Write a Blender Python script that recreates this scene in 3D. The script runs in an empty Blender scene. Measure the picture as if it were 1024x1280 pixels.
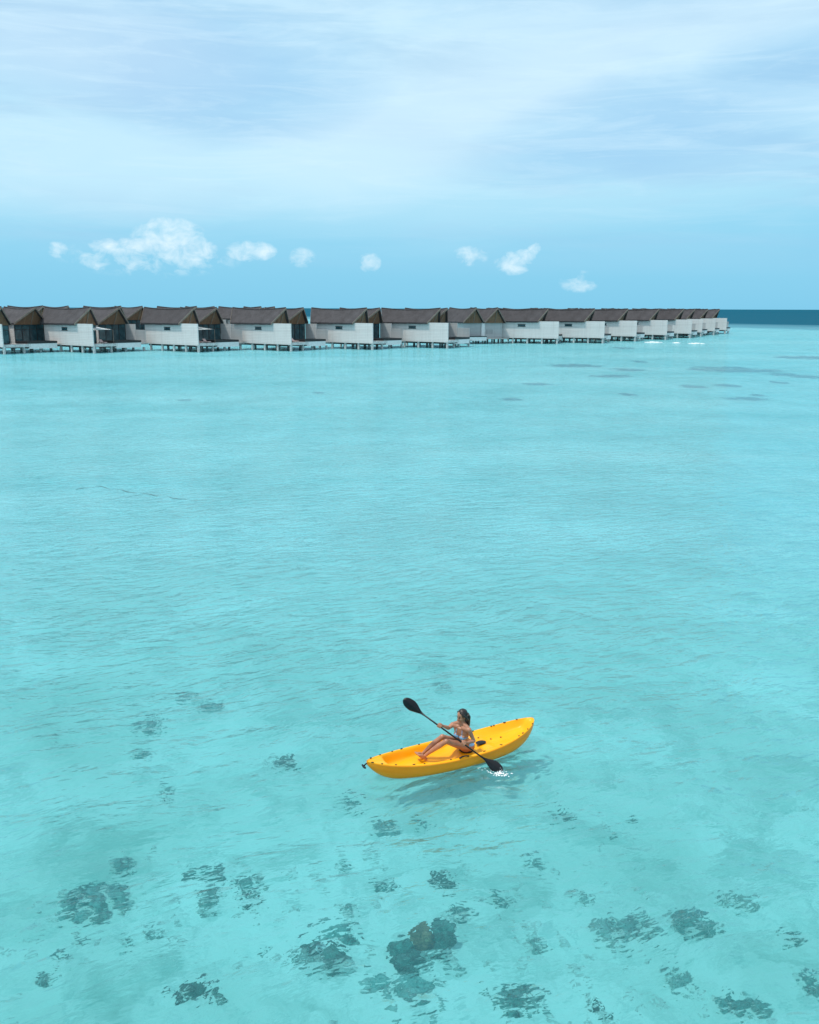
import bpy, bmesh, math, random
from mathutils import Vector, Matrix, noise, Quaternion
S = bpy.context.scene
COL = S.collection
R = math.radians
rnd = random.Random(7)

# ------------------------------------------------------------------ camera
CAM_H, F, PITCH, ROLL = 8.0, 1150.0, R(12.478), R(0.17)
fwd = Vector((0, math.cos(PITCH), -math.sin(PITCH)))
r0 = Vector((1, 0, 0)); u0 = Vector((0, math.sin(PITCH), math.cos(PITCH)))
cr = r0*math.cos(ROLL) + u0*math.sin(ROLL)
cu = u0*math.cos(ROLL) - r0*math.sin(ROLL)
cam = bpy.data.cameras.new('camera'); co = bpy.data.objects.new('camera', cam); COL.objects.link(co)
co.matrix_world = Matrix(((cr.x, cu.x, -fwd.x, 0), (cr.y, cu.y, -fwd.y, 0), (cr.z, cu.z, -fwd.z, CAM_H), (0, 0, 0, 1)))
cam.sensor_fit = 'VERTICAL'; cam.angle = 2*math.atan(640/F)
cam.clip_start = 0.1; cam.clip_end = 90000
S.camera = co
C0 = Vector((0, 0, CAM_H))

def ray(px, py):
    return (fwd + cr*((px-512)/F) + cu*((640-py)/F)).normalized()
def at(px, py, z=0.0):
    """where the sight line of a photo pixel meets height z (used to survey the place from the photo)"""
    d = ray(px, py); return C0 + d*((z-CAM_H)/d.z)
def bed(px, py, z):
    """the same through the water surface, bent by refraction, down to the sea bed"""
    d = ray(px, py); p = C0 + d*(-CAM_H/d.z)
    h = Vector((d.x, d.y, 0)); s = h.length/1.333
    t = Vector((0, 0, -math.sqrt(1-s*s))) + h.normalized()*s
    return p + t*(z/t.z)

# ------------------------------------------------------------------ materials
def nmat(name):
    m = bpy.data.materials.new(name); m.use_nodes = True
    return m, m.node_tree, m.node_tree.nodes['Principled BSDF']
def node(nt, typ, **kw):
    n = nt.nodes.new(typ)
    for k, v in kw.items():
        if k.startswith('i_'): n.inputs[k[2:].replace('_', ' ')].default_value = v
        else: setattr(n, k, v)
    return n
def vmath(nt, op, a, b=None):
    n = nt.nodes.new('ShaderNodeMath'); n.operation = op
    for i, x in enumerate((a, b)):
        if x is None: continue
        if isinstance(x, (int, float)): n.inputs[i].default_value = x
        else: nt.links.new(x, n.inputs[i])
    return n.outputs[0]
def mixc(nt, fac, a, b):
    n = nt.nodes.new('ShaderNodeMix'); n.data_type = 'RGBA'
    for sock, x in ((n.inputs[0], fac), (n.inputs[6], a), (n.inputs[7], b)):
        if isinstance(x, (int, float)): sock.default_value = x
        elif isinstance(x, tuple): sock.default_value = (*x, 1) if len(x) == 3 else x
        else: nt.links.new(x, sock)
    return n.outputs[2]
def noise_tex(nt, vec, scale, detail=4, rough=0.55, dist=0.0):
    n = nt.nodes.new('ShaderNodeTexNoise'); n.inputs['Scale'].default_value = scale
    n.inputs['Detail'].default_value = detail; n.inputs['Roughness'].default_value = rough
    n.inputs['Distortion'].default_value = dist
    if vec is not None: nt.links.new(vec, n.inputs['Vector'])
    return n.outputs[0]
def ramp(nt, fac, stops):
    n = nt.nodes.new('ShaderNodeValToRGB'); e = n.color_ramp.elements
    while len(e) < len(stops): e.new(0.5)
    for q, (p, c) in zip(e, stops):
        q.position = p; q.color = (*c, 1) if isinstance(c, tuple) else (c, c, c, 1)
    nt.links.new(fac, n.inputs[0]); return n.outputs[0]
def mapping(nt, vec, scale=(1, 1, 1), rot=(0, 0, 0), loc=(0, 0, 0)):
    n = nt.nodes.new('ShaderNodeMapping'); nt.links.new(vec, n.inputs['Vector'])
    n.inputs['Scale'].default_value = scale; n.inputs['Rotation'].default_value = rot; n.inputs['Location'].default_value = loc
    return n.outputs[0]
def coords(nt, kind='Object'):
    return nt.nodes.new('ShaderNodeTexCoord').outputs[kind]
def bump(nt, bsdf, h, strength, dist):
    b = nt.nodes.new('ShaderNodeBump'); b.inputs['Strength'].default_value = strength; b.inputs['Distance'].default_value = dist
    nt.links.new(h, b.inputs['Height']); nt.links.new(b.outputs[0], bsdf.inputs['Normal']); return b

def plain(name, col, rough=0.6, var=0.15, scale=6.0, bmp=0.0, bdist=0.02, spec=0.5, stretch=(1, 1, 1), coat=0.0):
    m, nt, b = nmat(name)
    v = mapping(nt, coords(nt), scale=stretch)
    n = noise_tex(nt, v, scale, 5)
    dark = tuple(c*(1-var) for c in col); lite = tuple(min(1, c*(1+var)) for c in col)
    nt.links.new(ramp(nt, n, [(0.3, dark), (0.7, lite)]), b.inputs['Base Color'])
    b.inputs['Roughness'].default_value = rough; b.inputs['Specular IOR Level'].default_value = spec
    b.inputs['Coat Weight'].default_value = coat
    if bmp: bump(nt, b, n, bmp, bdist)
    return m

def boards(name, c1, c2, pitch, axis='Z', rough=0.7):
    """painted / weathered boards: per-board tone and a groove between boards"""
    m, nt, b = nmat(name)
    v = coords(nt); sep = nt.nodes.new('ShaderNodeSeparateXYZ'); nt.links.new(v, sep.inputs[0])
    z = vmath(nt, 'DIVIDE', sep.outputs[axis], pitch)
    idx = vmath(nt, 'FLOOR', z); fr = vmath(nt, 'FRACT', z)
    wn = nt.nodes.new('ShaderNodeTexWhiteNoise'); wn.noise_dimensions = '1D'; nt.links.new(idx, wn.inputs['W'])
    n = noise_tex(nt, mapping(nt, v, scale=(0.5, 0.5, 2)), 1.6, 6)
    f = vmath(nt, 'ADD', vmath(nt, 'MULTIPLY', wn.outputs[0], 0.45), vmath(nt, 'MULTIPLY', n, 0.6))
    c = mixc(nt, f, c1, c2)
    oi = nt.nodes.new('ShaderNodeObjectInfo'); st = noise_tex(nt, mapping(nt, coords(nt), scale=(1.6, 1.6, 0.12)), 1.3, 5, 0.7)
    k = vmath(nt, 'ADD', vmath(nt, 'MULTIPLY', oi.outputs['Random'], 0.10), ramp(nt, st, [(0.5, 0.0), (0.75, 0.35)]))
    c = mixc(nt, k, c, tuple(x*0.62 for x in c1))
    g = vmath(nt, 'LESS_THAN', fr, 0.10)
    c = mixc(nt, vmath(nt, 'MULTIPLY', g, 0.45), c, tuple(x*0.35 for x in c1))
    nt.links.new(c, b.inputs['Base Color']); b.inputs['Roughness'].default_value = rough
    bump(nt, b, vmath(nt, 'SUBTRACT', 1.0, g), 0.6, 0.02)
    return m

M = {}
M['white_wall'] = boards('white painted boards', (0.58, 0.565, 0.55), (0.74, 0.72, 0.705), 0.30)
M['grey_screen'] = boards('weathered grey timber', (0.25, 0.27, 0.285), (0.44, 0.45, 0.45), 0.22, 'Y')
M['grey_wall'] = boards('grey painted boards', (0.38, 0.40, 0.41), (0.50, 0.51, 0.51), 0.28)
M['brown_wood'] = boards('brown timber gable', (0.15, 0.075, 0.042), (0.27, 0.145, 0.08), 0.25, 'Y')
M['deck_wood'] = boards('silvered deck boards', (0.30, 0.29, 0.28), (0.44, 0.43, 0.41), 0.16, 'Y')
M['concrete'] = plain('pale concrete', (0.52, 0.53, 0.52), 0.85, 0.25, 3.0, 0.3)
M['white_render'] = plain('white render', (0.72, 0.73, 0.73), 0.7, 0.08, 2.0)
M['black'] = plain('black coping', (0.018, 0.018, 0.02), 0.5, 0.3, 5)
M['pale_trim'] = plain('weathered pale trim', (0.20, 0.155, 0.125), 0.7, 0.2, 4)
M['white_cloth'] = plain('white canvas', (0.78, 0.79, 0.79), 0.8, 0.05, 3)
M['pink_cloth'] = plain('faded coral cushion', (0.62, 0.42, 0.40), 0.85, 0.1, 8)
M['dark_under'] = plain('dark joists', (0.05, 0.05, 0.05), 0.9, 0.3, 3)
def roof_mat():
    m, nt, b = nmat('weathered shingles')
    v = coords(nt); sep = nt.nodes.new('ShaderNodeSeparateXYZ'); nt.links.new(v, sep.inputs[0])
    br = nt.nodes.new('ShaderNodeTexBrick')
    cmb = nt.nodes.new('ShaderNodeCombineXYZ'); nt.links.new(sep.outputs[0], cmb.inputs[0]); nt.links.new(sep.outputs[2], cmb.inputs[1])
    nt.links.new(cmb.outputs[0], br.inputs['Vector'])
    br.inputs['Scale'].default_value = 2.2; br.inputs['Mortar Size'].default_value = 0.03
    br.inputs['Color1'].default_value = (0.046, 0.042, 0.047, 1); br.inputs['Color2'].default_value = (0.034, 0.031, 0.035, 1)
    br.inputs['Mortar'].default_value = (0.035, 0.03, 0.03, 1)
    n = noise_tex(nt, v, 0.55, 7, 0.65)
    c = mixc(nt, ramp(nt, n, [(0.35, 0.0), (0.75, 0.8)]), br.outputs[0], (0.100, 0.094, 0.102))
    oi = nt.nodes.new('ShaderNodeObjectInfo'); c = mixc(nt, vmath(nt, 'MULTIPLY', oi.outputs['Random'], 0.45), c, (0.028, 0.022, 0.024))
    nt.links.new(c, b.inputs['Base Color']); b.inputs['Roughness'].default_value = 0.85
    bump(nt, b, br.outputs['Fac'], 0.5, 0.05)
    return m
M['roof'] = roof_mat()
def glass_mat():
    m, nt, b = nmat('dark glazing')
    n = noise_tex(nt, coords(nt), 0.8, 3)
    nt.links.new(ramp(nt, n, [(0.35, (0.012, 0.035, 0.045)), (0.7, (0.05, 0.12, 0.14))]), b.inputs['Base Color'])
    b.inputs['Roughness'].default_value = 0.06; b.inputs['Specular IOR Level'].default_value = 0.7
    return m
M['glass'] = glass_mat()
def pool_mat():
    m, nt, b = nmat('pool water')
    n = noise_tex(nt, coords(nt), 3, 3)
    nt.links.new(ramp(nt, n, [(0.3, (0.03, 0.25, 0.32)), (0.7, (0.05, 0.34, 0.40))]), b.inputs['Base Color'])
    b.inputs['Roughness'].default_value = 0.05; bump(nt, b, n, 0.3, 0.03)
    return m
M['pool'] = pool_mat()

# kayak / person
def kayak_mat(name, ca, cb):
    m, nt, b = nmat(name)
    v = coords(nt); sep = nt.nodes.new('ShaderNodeSeparateXYZ'); nt.links.new(v, sep.inputs[0])
    n = noise_tex(nt, mapping(nt, v, scale=(1.2, 3, 3)), 2.0, 6, 0.6)
    c = mixc(nt, ramp(nt, n, [(0.35, 0.0), (0.75, 1.0)]), ca, cb)
    fine = noise_tex(nt, mapping(nt, v, scale=(6, 40, 40)), 4.0, 6, 0.7)
    c = mixc(nt, ramp(nt, fine, [(0.66, 0.0), (0.78, 0.25)]), c, (0.80, 0.52, 0.14))      # scuffs
    nt.links.new(c, b.inputs['Base Color']); b.inputs['Roughness'].default_value = 0.38
    b.inputs['Specular IOR Level'].default_value = 0.3
    bump(nt, b, fine, 0.15, 0.003)
    return m
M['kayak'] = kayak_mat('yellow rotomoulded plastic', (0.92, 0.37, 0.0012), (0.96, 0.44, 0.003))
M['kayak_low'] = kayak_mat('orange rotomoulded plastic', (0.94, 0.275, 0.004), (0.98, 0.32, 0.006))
M['black_plastic'] = plain('black plastic', (0.008, 0.008, 0.009), 0.45, 0.3, 20, spec=0.3)
M['carbon'] = plain('black glossy blade', (0.006, 0.006, 0.008), 0.32, 0.3, 12, spec=0.35)
def skin_mat():
    m, nt, b = nmat('sunned skin')
    n = noise_tex(nt, coords(nt), 9, 5)
    nt.links.new(ramp(nt, n, [(0.3, (0.36, 0.15, 0.085)), (0.7, (0.45, 0.205, 0.12))]), b.inputs['Base Color'])
    b.inputs['Roughness'].default_value = 0.42; b.inputs['Subsurface Weight'].default_value = 0.12
    b.inputs['Subsurface Radius'].default_value = (0.012, 0.005, 0.003); b.inputs['Subsurface Scale'].default_value = 0.5
    return m
M['skin'] = skin_mat()
M['hair'] = plain('dark brown hair', (0.016, 0.010, 0.008), 0.38, 0.5, 30, 0.5, 0.01, stretch=(1, 1, 0.12))
M['bikini'] = plain('pale blue swimwear', (0.23, 0.43, 0.66), 0.7, 0.2, 40)
M['lip'] = plain('lips', (0.40, 0.13, 0.11), 0.45, 0.1, 20)
M['eye'] = plain('dark eyes', (0.03, 0.02, 0.018), 0.2, 0.2, 20)
M['nail'] = plain('dark red nails', (0.10, 0.012, 0.02), 0.25, 0.1, 20)
M['foam'] = plain('white foam', (0.86, 0.88, 0.88), 0.75, 0.06, 9, 0.4)
M['rope'] = plain('wet dark rope', (0.09, 0.14, 0.15), 0.8, 0.2, 5)

# coral
def coral_mat(name, a, b2, pale):
    m, nt, b = nmat(name)
    v = coords(nt)
    n = noise_tex(nt, v, 5.5, 8, 0.72, 0.8); n2 = noise_tex(nt, v, 13, 5, 0.7)
    c = mixc(nt, ramp(nt, n, [(0.36, 0.0), (0.62, 1.0)]), a, b2)
    c = mixc(nt, ramp(nt, n2, [(0.60, 0.0), (0.72, 0.7)]), c, pale)
    sp = nt.nodes.new('ShaderNodeSeparateXYZ'); nt.links.new(v, sp.inputs[0])
    drift = vmath(nt, 'SUBTRACT', vmath(nt, 'ADD', 0.10, vmath(nt, 'MULTIPLY', vmath(nt, 'SUBTRACT', n, 0.5), 0.22)), sp.outputs[2])
    c = mixc(nt, ramp(nt, vmath(nt, 'DIVIDE', drift, 0.17), [(0.0, 0.0), (1.0, 0.92)]), c, (0.74, 0.75, 0.68))
    nt.links.new(c, b.inputs['Base Color']); b.inputs['Roughness'].default_value = 0.9
    bump(nt, b, n2, 0.8, 0.08)
    return m
M['coral_dark'] = coral_mat('dark coral rock', (0.02, 0.085, 0.075), (0.15, 0.31, 0.26), (0.46, 0.56, 0.45))
M['coral_brown'] = coral_mat('brown coral', (0.12, 0.065, 0.03), (0.50, 0.26, 0.13), (0.62, 0.55, 0.30))
M['coral_mid'] = coral_mat('half buried coral', (0.12, 0.31, 0.28), (0.38, 0.58, 0.52), (0.70, 0.77, 0.70))
M['coral_pale'] = coral_mat('sandy coral', (0.30, 0.48, 0.44), (0.55, 0.69, 0.63), (0.76, 0.80, 0.75))
M['weed'] = coral_mat('seagrass bed', (0.008, 0.04, 0.055), (0.02, 0.08, 0.10), (0.1, 0.15, 0.13))

# reef edge: signed distance-like value in world x,y (deep side positive)
def edge_nodes(nt, v):
    """0 in the lagoon, rising to 1 in the deep water beyond the reef edge, with a ragged border"""
    sep = nt.nodes.new('ShaderNodeSeparateXYZ'); nt.links.new(v, sep.inputs[0])
    # reef edge runs from (-20,640) to (170,380); normal (0.807,0.590)
    d = vmath(nt, 'ADD', vmath(nt, 'MULTIPLY', sep.outputs[0], 0.807), vmath(nt, 'MULTIPLY', sep.outputs[1], 0.590))
    d = vmath(nt, 'SUBTRACT', d, 361.4)
    n = noise_tex(nt, v, 0.012, 5, 0.6)
    return vmath(nt, 'ADD', d, vmath(nt, 'MULTIPLY', vmath(nt, 'SUBTRACT', n, 0.5), 90.0))

def sand_mat():
    m, nt, b = nmat('coral sand')
    v = coords(nt)
    big = noise_tex(nt, v, 0.16, 6, 0.62, 0.5); mid = noise_tex(nt, mapping(nt, v, scale=(1, 1.3, 1), rot=(0, 0, 0.4)), 0.75, 8, 0.68, 0.8); fine = noise_tex(nt, v, 2.6, 7, 0.72, 0.6)
    c = mixc(nt, ramp(nt, big, [(0.34, 0.0), (0.68, 1.0)]), (0.58, 0.65, 0.57), (0.95, 0.94, 0.88))
    c = mixc(nt, ramp(nt, mid, [(0.48, 0.0), (0.70, 0.75)]), c, (0.27, 0.40, 0.34))
    c = mixc(nt, ramp(nt, fine, [(0.53, 0.0), (0.70, 0.55)]), c, (0.28, 0.44, 0.40))
    e = edge_nodes(nt, v)
    c = mixc(nt, ramp(nt, vmath(nt, 'DIVIDE', e, 120.0), [(0.0, 0.0), (0.35, 1.0)]), c, (0.03, 0.10, 0.13))
    nt.links.new(c, b.inputs['Base Color']); b.inputs['Roughness'].default_value = 0.95; b.inputs['Specular IOR Level'].default_value = 0.1
    bump(nt, b, mid, 0.5, 0.15)
    return m
M['sand'] = sand_mat()

def water_mat():
    m = bpy.data.materials.new('lagoon water'); m.use_nodes = True
    nt = m.node_tree; nt.nodes.clear(); L = nt.links.new
    out = nt.nodes.new('ShaderNodeOutputMaterial')
    v = coords(nt)
    warp = nt.nodes.new('ShaderNodeVectorMath'); warp.operation = 'ADD'
    wn = nt.nodes.new('ShaderNodeTexNoise'); wn.inputs['Scale'].default_value = 0.22; wn.inputs['Detail'].default_value = 2
    L(v, wn.inputs['Vector']); L(v, warp.inputs[0])
    ws = nt.nodes.new('ShaderNodeVectorMath'); ws.operation = 'SCALE'; ws.inputs['Scale'].default_value = 1.3
    L(wn.outputs['Color'], ws.inputs[0]); L(ws.outputs[0], warp.inputs[1]); wv = warp.outputs[0]
    a = noise_tex(nt, mapping(nt, mapping(nt, wv, rot=(0, 0, R(-24))), scale=(0.85, 1.5, 1)), 1.9, 3, 0.55, 0.2)   # ripples
    b = noise_tex(nt, mapping(nt, mapping(nt, wv, rot=(0, 0, R(-20))), scale=(0.65, 1.35, 1)), 0.85, 3, 0.5, 0.3)    # wavelets
    c = noise_tex(nt, mapping(nt, mapping(nt, wv, rot=(0, 0, R(-15))), scale=(0.4, 1.0, 1)), 0.17, 3, 0.5)            # swell
    a2 = noise_tex(nt, mapping(nt, mapping(nt, wv, rot=(0, 0, R(-30))), scale=(0.9, 1.4, 1)), 5.2, 2, 0.5, 0.2)   # cat's paws
    big = noise_tex(nt, mapping(nt, v, scale=(0.35, 1, 1), rot=(0, 0, R(-6))), 0.055, 4, 0.6, 0.5)      # calmer and rougher lanes
    sy = nt.nodes.new('ShaderNodeSeparateXYZ'); L(v, sy.inputs[0])
    calm = ramp(nt, vmath(nt, 'DIVIDE', sy.outputs[1], 60.0), [(0.15, 0.24), (0.27, 0.48), (0.42, 1.0), (1.0, 1.2)])
    amp = vmath(nt, 'MULTIPLY', calm, ramp(nt, big, [(0.3, 0.55), (0.7, 1.0)]))
    h = vmath(nt, 'ADD', vmath(nt, 'ADD', vmath(nt, 'MULTIPLY', a2, 0.022), vmath(nt, 'MULTIPLY', vmath(nt, 'MULTIPLY', a, 0.30), amp)),
              vmath(nt, 'ADD', vmath(nt, 'MULTIPLY', b, 0.24), vmath(nt, 'MULTIPLY', c, 0.42)))
    # rings spreading from the hull and from the dipped blade
    def rings(px, py, ang_, half, width, k, damp, am):
        sx = nt.nodes.new('ShaderNodeSeparateXYZ'); L(v, sx.inputs[0])
        x = vmath(nt, 'SUBTRACT', sx.outputs[0], px); y = vmath(nt, 'SUBTRACT', sx.outputs[1], py); cs, sn = math.cos(ang_), math.sin(ang_)
        u = vmath(nt, 'ADD', vmath(nt, 'MULTIPLY', x, cs), vmath(nt, 'MULTIPLY', y, sn)); w = vmath(nt, 'SUBTRACT', vmath(nt, 'MULTIPLY', y, cs), vmath(nt, 'MULTIPLY', x, sn))
        u = vmath(nt, 'MAXIMUM', vmath(nt, 'SUBTRACT', vmath(nt, 'ABSOLUTE', u), half), 0.0)
        d = vmath(nt, 'SUBTRACT', vmath(nt, 'SQRT', vmath(nt, 'ADD', vmath(nt, 'MULTIPLY', u, u), vmath(nt, 'MULTIPLY', w, w))), width)
        d = vmath(nt, 'MAXIMUM', d, 0.0); dd = vmath(nt, 'ADD', d, vmath(nt, 'MULTIPLY', b, 0.5))
        return vmath(nt, 'MULTIPLY', vmath(nt, 'MULTIPLY', vmath(nt, 'SINE', vmath(nt, 'MULTIPLY', dd, k)), am), vmath(nt, 'EXPONENT', vmath(nt, 'MULTIPLY', d, -damp)))
    kb, ks = at(458.5, 956, 0.30), at(667, 898, 0.44); tp = at(626, 966, 0)
    h = vmath(nt, 'ADD', h, rings((kb.x+ks.x)/2, (kb.y+ks.y)/2, math.atan2(ks.y-kb.y, ks.x-kb.x), 1.35, 0.28, 17.0, 1.5, 0.018))
    h = vmath(nt, 'ADD', h, rings(tp.x, tp.y, 0.0, 0.05, 0.02, 26.0, 2.2, 0.018))
    bp = nt.nodes.new('ShaderNodeBump'); bp.inputs['Strength'].default_value = 1.0; bp.inputs['Distance'].default_value = 1.0
    L(h, bp.inputs['Height'])
    e = edge_nodes(nt, v)
    deep = ramp(nt, vmath(nt, 'DIVIDE', vmath(nt, 'ADD', e, 20.0), 200.0), [(0.0, 0.0), (0.12, 0.55), (0.35, 0.62), (0.7, 1.0)])
    lag = mixc(nt, ramp(nt, big, [(0.35, 0.0), (0.7, 1.0)]), (0.17, 0.60, 0.72), (0.34, 0.74, 0.855))
    lag = mixc(nt, ramp(nt, vmath(nt, 'DIVIDE', sy.outputs[1], 60.0), [(0.20, 0.0), (0.55, 1.0)]), (0.10, 0.54, 0.60), lag)
    col = mixc(nt, deep, lag, (0.0, 0.080, 0.130))
    veil = node(nt, 'ShaderNodeBsdfDiffuse'); L(col, veil.inputs['Color'])
    rf = node(nt, 'ShaderNodeBsdfRefraction', i_IOR=1.333, i_Roughness=0.0); rf.inputs['Color'].default_value = (0.49, 0.85, 0.905, 1)
    gl = node(nt, 'ShaderNodeBsdfGlossy', i_Roughness=0.07)
    for n in (rf, gl): L(bp.outputs[0], n.inputs['Normal'])
    # light scattered back by the milky water; more of it where the water is deep
    turb = ramp(nt, vmath(nt, 'DIVIDE', sy.outputs[1], 60.0), [(0.16, 0.13), (0.28, 0.19), (0.50, 0.34), (1.0, 0.35)])   # the lagoon gets deeper and milkier away from the shallow reef
    vf = vmath(nt, 'ADD', turb, vmath(nt, 'MULTIPLY', deep, 0.60))
    m1 = nt.nodes.new('ShaderNodeMixShader'); L(vf, m1.inputs[0]); L(rf.outputs[0], m1.inputs[1]); L(veil.outputs[0], m1.inputs[2])
    fr = node(nt, 'ShaderNodeFresnel', i_IOR=1.333); L(bp.outputs[0], fr.inputs['Normal'])
    # wave slopes too small to model keep a wind-roughened sea from ever turning into a mirror
    fm = vmath(nt, 'MINIMUM', fr.outputs[0], vmath(nt, 'SUBTRACT', 0.42, vmath(nt, 'MULTIPLY', deep, 0.33)))
    m2 = nt.nodes.new('ShaderNodeMixShader'); L(fm, m2.inputs[0]); L(m1.outputs[0], m2.inputs[1]); L(gl.outputs[0], m2.inputs[2])
    L(m2.outputs[0], out.inputs['Surface'])
    return m
M['water'] = water_mat()

# ------------------------------------------------------------------ mesh helpers
def link(name, me, mats, parent=None, smooth=False):
    o = bpy.data.objects.new(name, me); COL.objects.link(o)
    for mm in (mats if isinstance(mats, (list, tuple)) else [mats]): me.materials.append(mm)
    if smooth:
        for p in me.polygons: p.use_smooth = True
    if parent: o.parent = parent
    return o
def tag(o, label=None, cat=None, group=None, kind=None):
    if label: o['label'] = label
    if cat: o['category'] = cat
    if group: o['group'] = group
    if kind: o['kind'] = kind
    return o
def empty(name, loc=(0, 0, 0), rz=0.0, scale=1.0):
    o = bpy.data.objects.new(name, None); COL.objects.link(o); o.empty_display_size = 0.2
    o.location = loc; o.rotation_euler = (0, 0, rz); o.scale = (scale,)*3
    return o
def copy_tree(o, parent=None):
    c = o.copy(); COL.objects.link(c); c.parent = parent
    for ch in list(o.children): copy_tree(ch, c)
    return c
class MB:
    def __init__(s): s.bm = bmesh.new()
    def box(s, a, b):
        xs, ys, zs = [(min(p), max(p)) for p in zip(a, b)]
        v = [s.bm.verts.new((x, y, z)) for z in zs for y in ys for x in xs]
        for f in ((0, 2, 3, 1), (4, 5, 7, 6), (0, 1, 5, 4), (2, 6, 7, 3), (0, 4, 6, 2), (1, 3, 7, 5)): s.bm.faces.new([v[i] for i in f])
        return s
    def tube(s, pts, rad, n=10, cap=True):
        rings = []; pts = [Vector(p) for p in pts]
        for i, p in enumerate(pts):
            d = (pts[min(i+1, len(pts)-1)] - pts[max(i-1, 0)]).normalized()
            ref = Vector((0, 0, 1)) if abs(d.z) < 0.9 else Vector((1, 0, 0))
            x = d.cross(ref).normalized(); y = d.cross(x)
            r = rad[i] if isinstance(rad, (list, tuple)) else rad
            rings.append([s.bm.verts.new(p + x*(r*math.cos(2*math.pi*k/n)) + y*(r*math.sin(2*math.pi*k/n))) for k in range(n)])
        for A, B in zip(rings, rings[1:]):
            for k in range(n): s.bm.faces.new((A[k], A[(k+1) % n], B[(k+1) % n], B[k]))
        if cap: s.bm.faces.new(rings[0][::-1]); s.bm.faces.new(rings[-1])
        return s
    def prism(s, poly, off):
        off = Vector(off); a = [s.bm.verts.new(p) for p in poly]; b = [s.bm.verts.new(Vector(p)+off) for p in poly]
        n = len(a); s.bm.faces.new(a[::-1]); s.bm.faces.new(b)
        for i in range(n): s.bm.faces.new((a[i], a[(i+1) % n], b[(i+1) % n], b[i]))
        return s
    def sphere(s, c, r, sub=2, rot=None):
        mt = Matrix.Translation(c)
        if rot is not None: mt = mt @ rot.to_4x4()
        rr = r if isinstance(r, (tuple, list)) else (r, r, r)
        mt = mt @ Matrix.Diagonal((*rr, 1))
        return bmesh.ops.create_icosphere(s.bm, subdivisions=sub, radius=1, matrix=mt)['verts']
    def build(s, name, m, parent=None, smooth=False, bevel=0.0):
        bmesh.ops.recalc_face_normals(s.bm, faces=s.bm.faces[:])
        if bevel: bmesh.ops.bevel(s.bm, geom=s.bm.edges[:], offset=bevel, segments=2, affect='EDGES')
        me = bpy.data.meshes.new(name); s.bm.to_mesh(me); s.bm.free()
        return link(name, me, m, parent, smooth)

# ------------------------------------------------------------------ water, sea bed
def graded(vals):
    return sorted(set([-v for v in vals] + list(vals)))
def sheet(name, xs, ys, zf, m):
    vs = [(x, y, zf(x, y)) for y in ys for x in xs]; n = len(xs)
    fs = [(j*n+i, j*n+i+1, (j+1)*n+i+1, (j+1)*n+i) for j in range(len(ys)-1) for i in range(n-1)]
    me = bpy.data.meshes.new(name); me.from_pydata(vs, [], fs)
    return link(name, me, m, None, True)
xs = graded([0, 10, 25, 50, 90, 150, 250, 400, 700, 1500, 4000, 12000, 40000])
water = sheet('water', xs, [-40000, -5000, -500, -100, -30] + [0, 10, 20, 30, 45, 65, 90, 130, 180, 250, 350, 500, 800, 1500, 4000, 12000, 60000], lambda x, y: 0.0, M['water'])
tag(water, kind='structure'); water.cycles.is_caustics_caster = True
BED = -1.0
def bed_z(x, y):
    d = 0.807*x + 0.590*y - 361.4
    z = BED + 0.10*(noise.noise(Vector((x*0.33, y*0.33, 3))) + 0.6*noise.noise(Vector((x*0.9, y*0.9, 8)))) if abs(x) < 60 and -20 < y < 90 else BED
    if d > 0: z -= min(14.0, d*0.09)
    return z
bx = graded([0, 70, 85, 110, 150, 200, 260, 350, 500, 900, 2000, 6000, 20000, 40000]) 
bx = sorted(set(bx + [i*0.45 for i in range(-40, 41)] + [i*2.0 for i in range(-30, 31)]))
by = sorted(set([-40000, -5000, -500, -100, -20, 0] + [3+i*0.45 for i in range(75)] + [38+i*3 for i in range(20)] + [110+i*15 for i in range(40)] + [800, 1200, 2500, 6000, 20000, 60000]))
seabed = sheet('seabed', bx, by, bed_z, M['sand']); tag(seabed, kind='structure'); seabed.cycles.is_caustics_receiver = True

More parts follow.
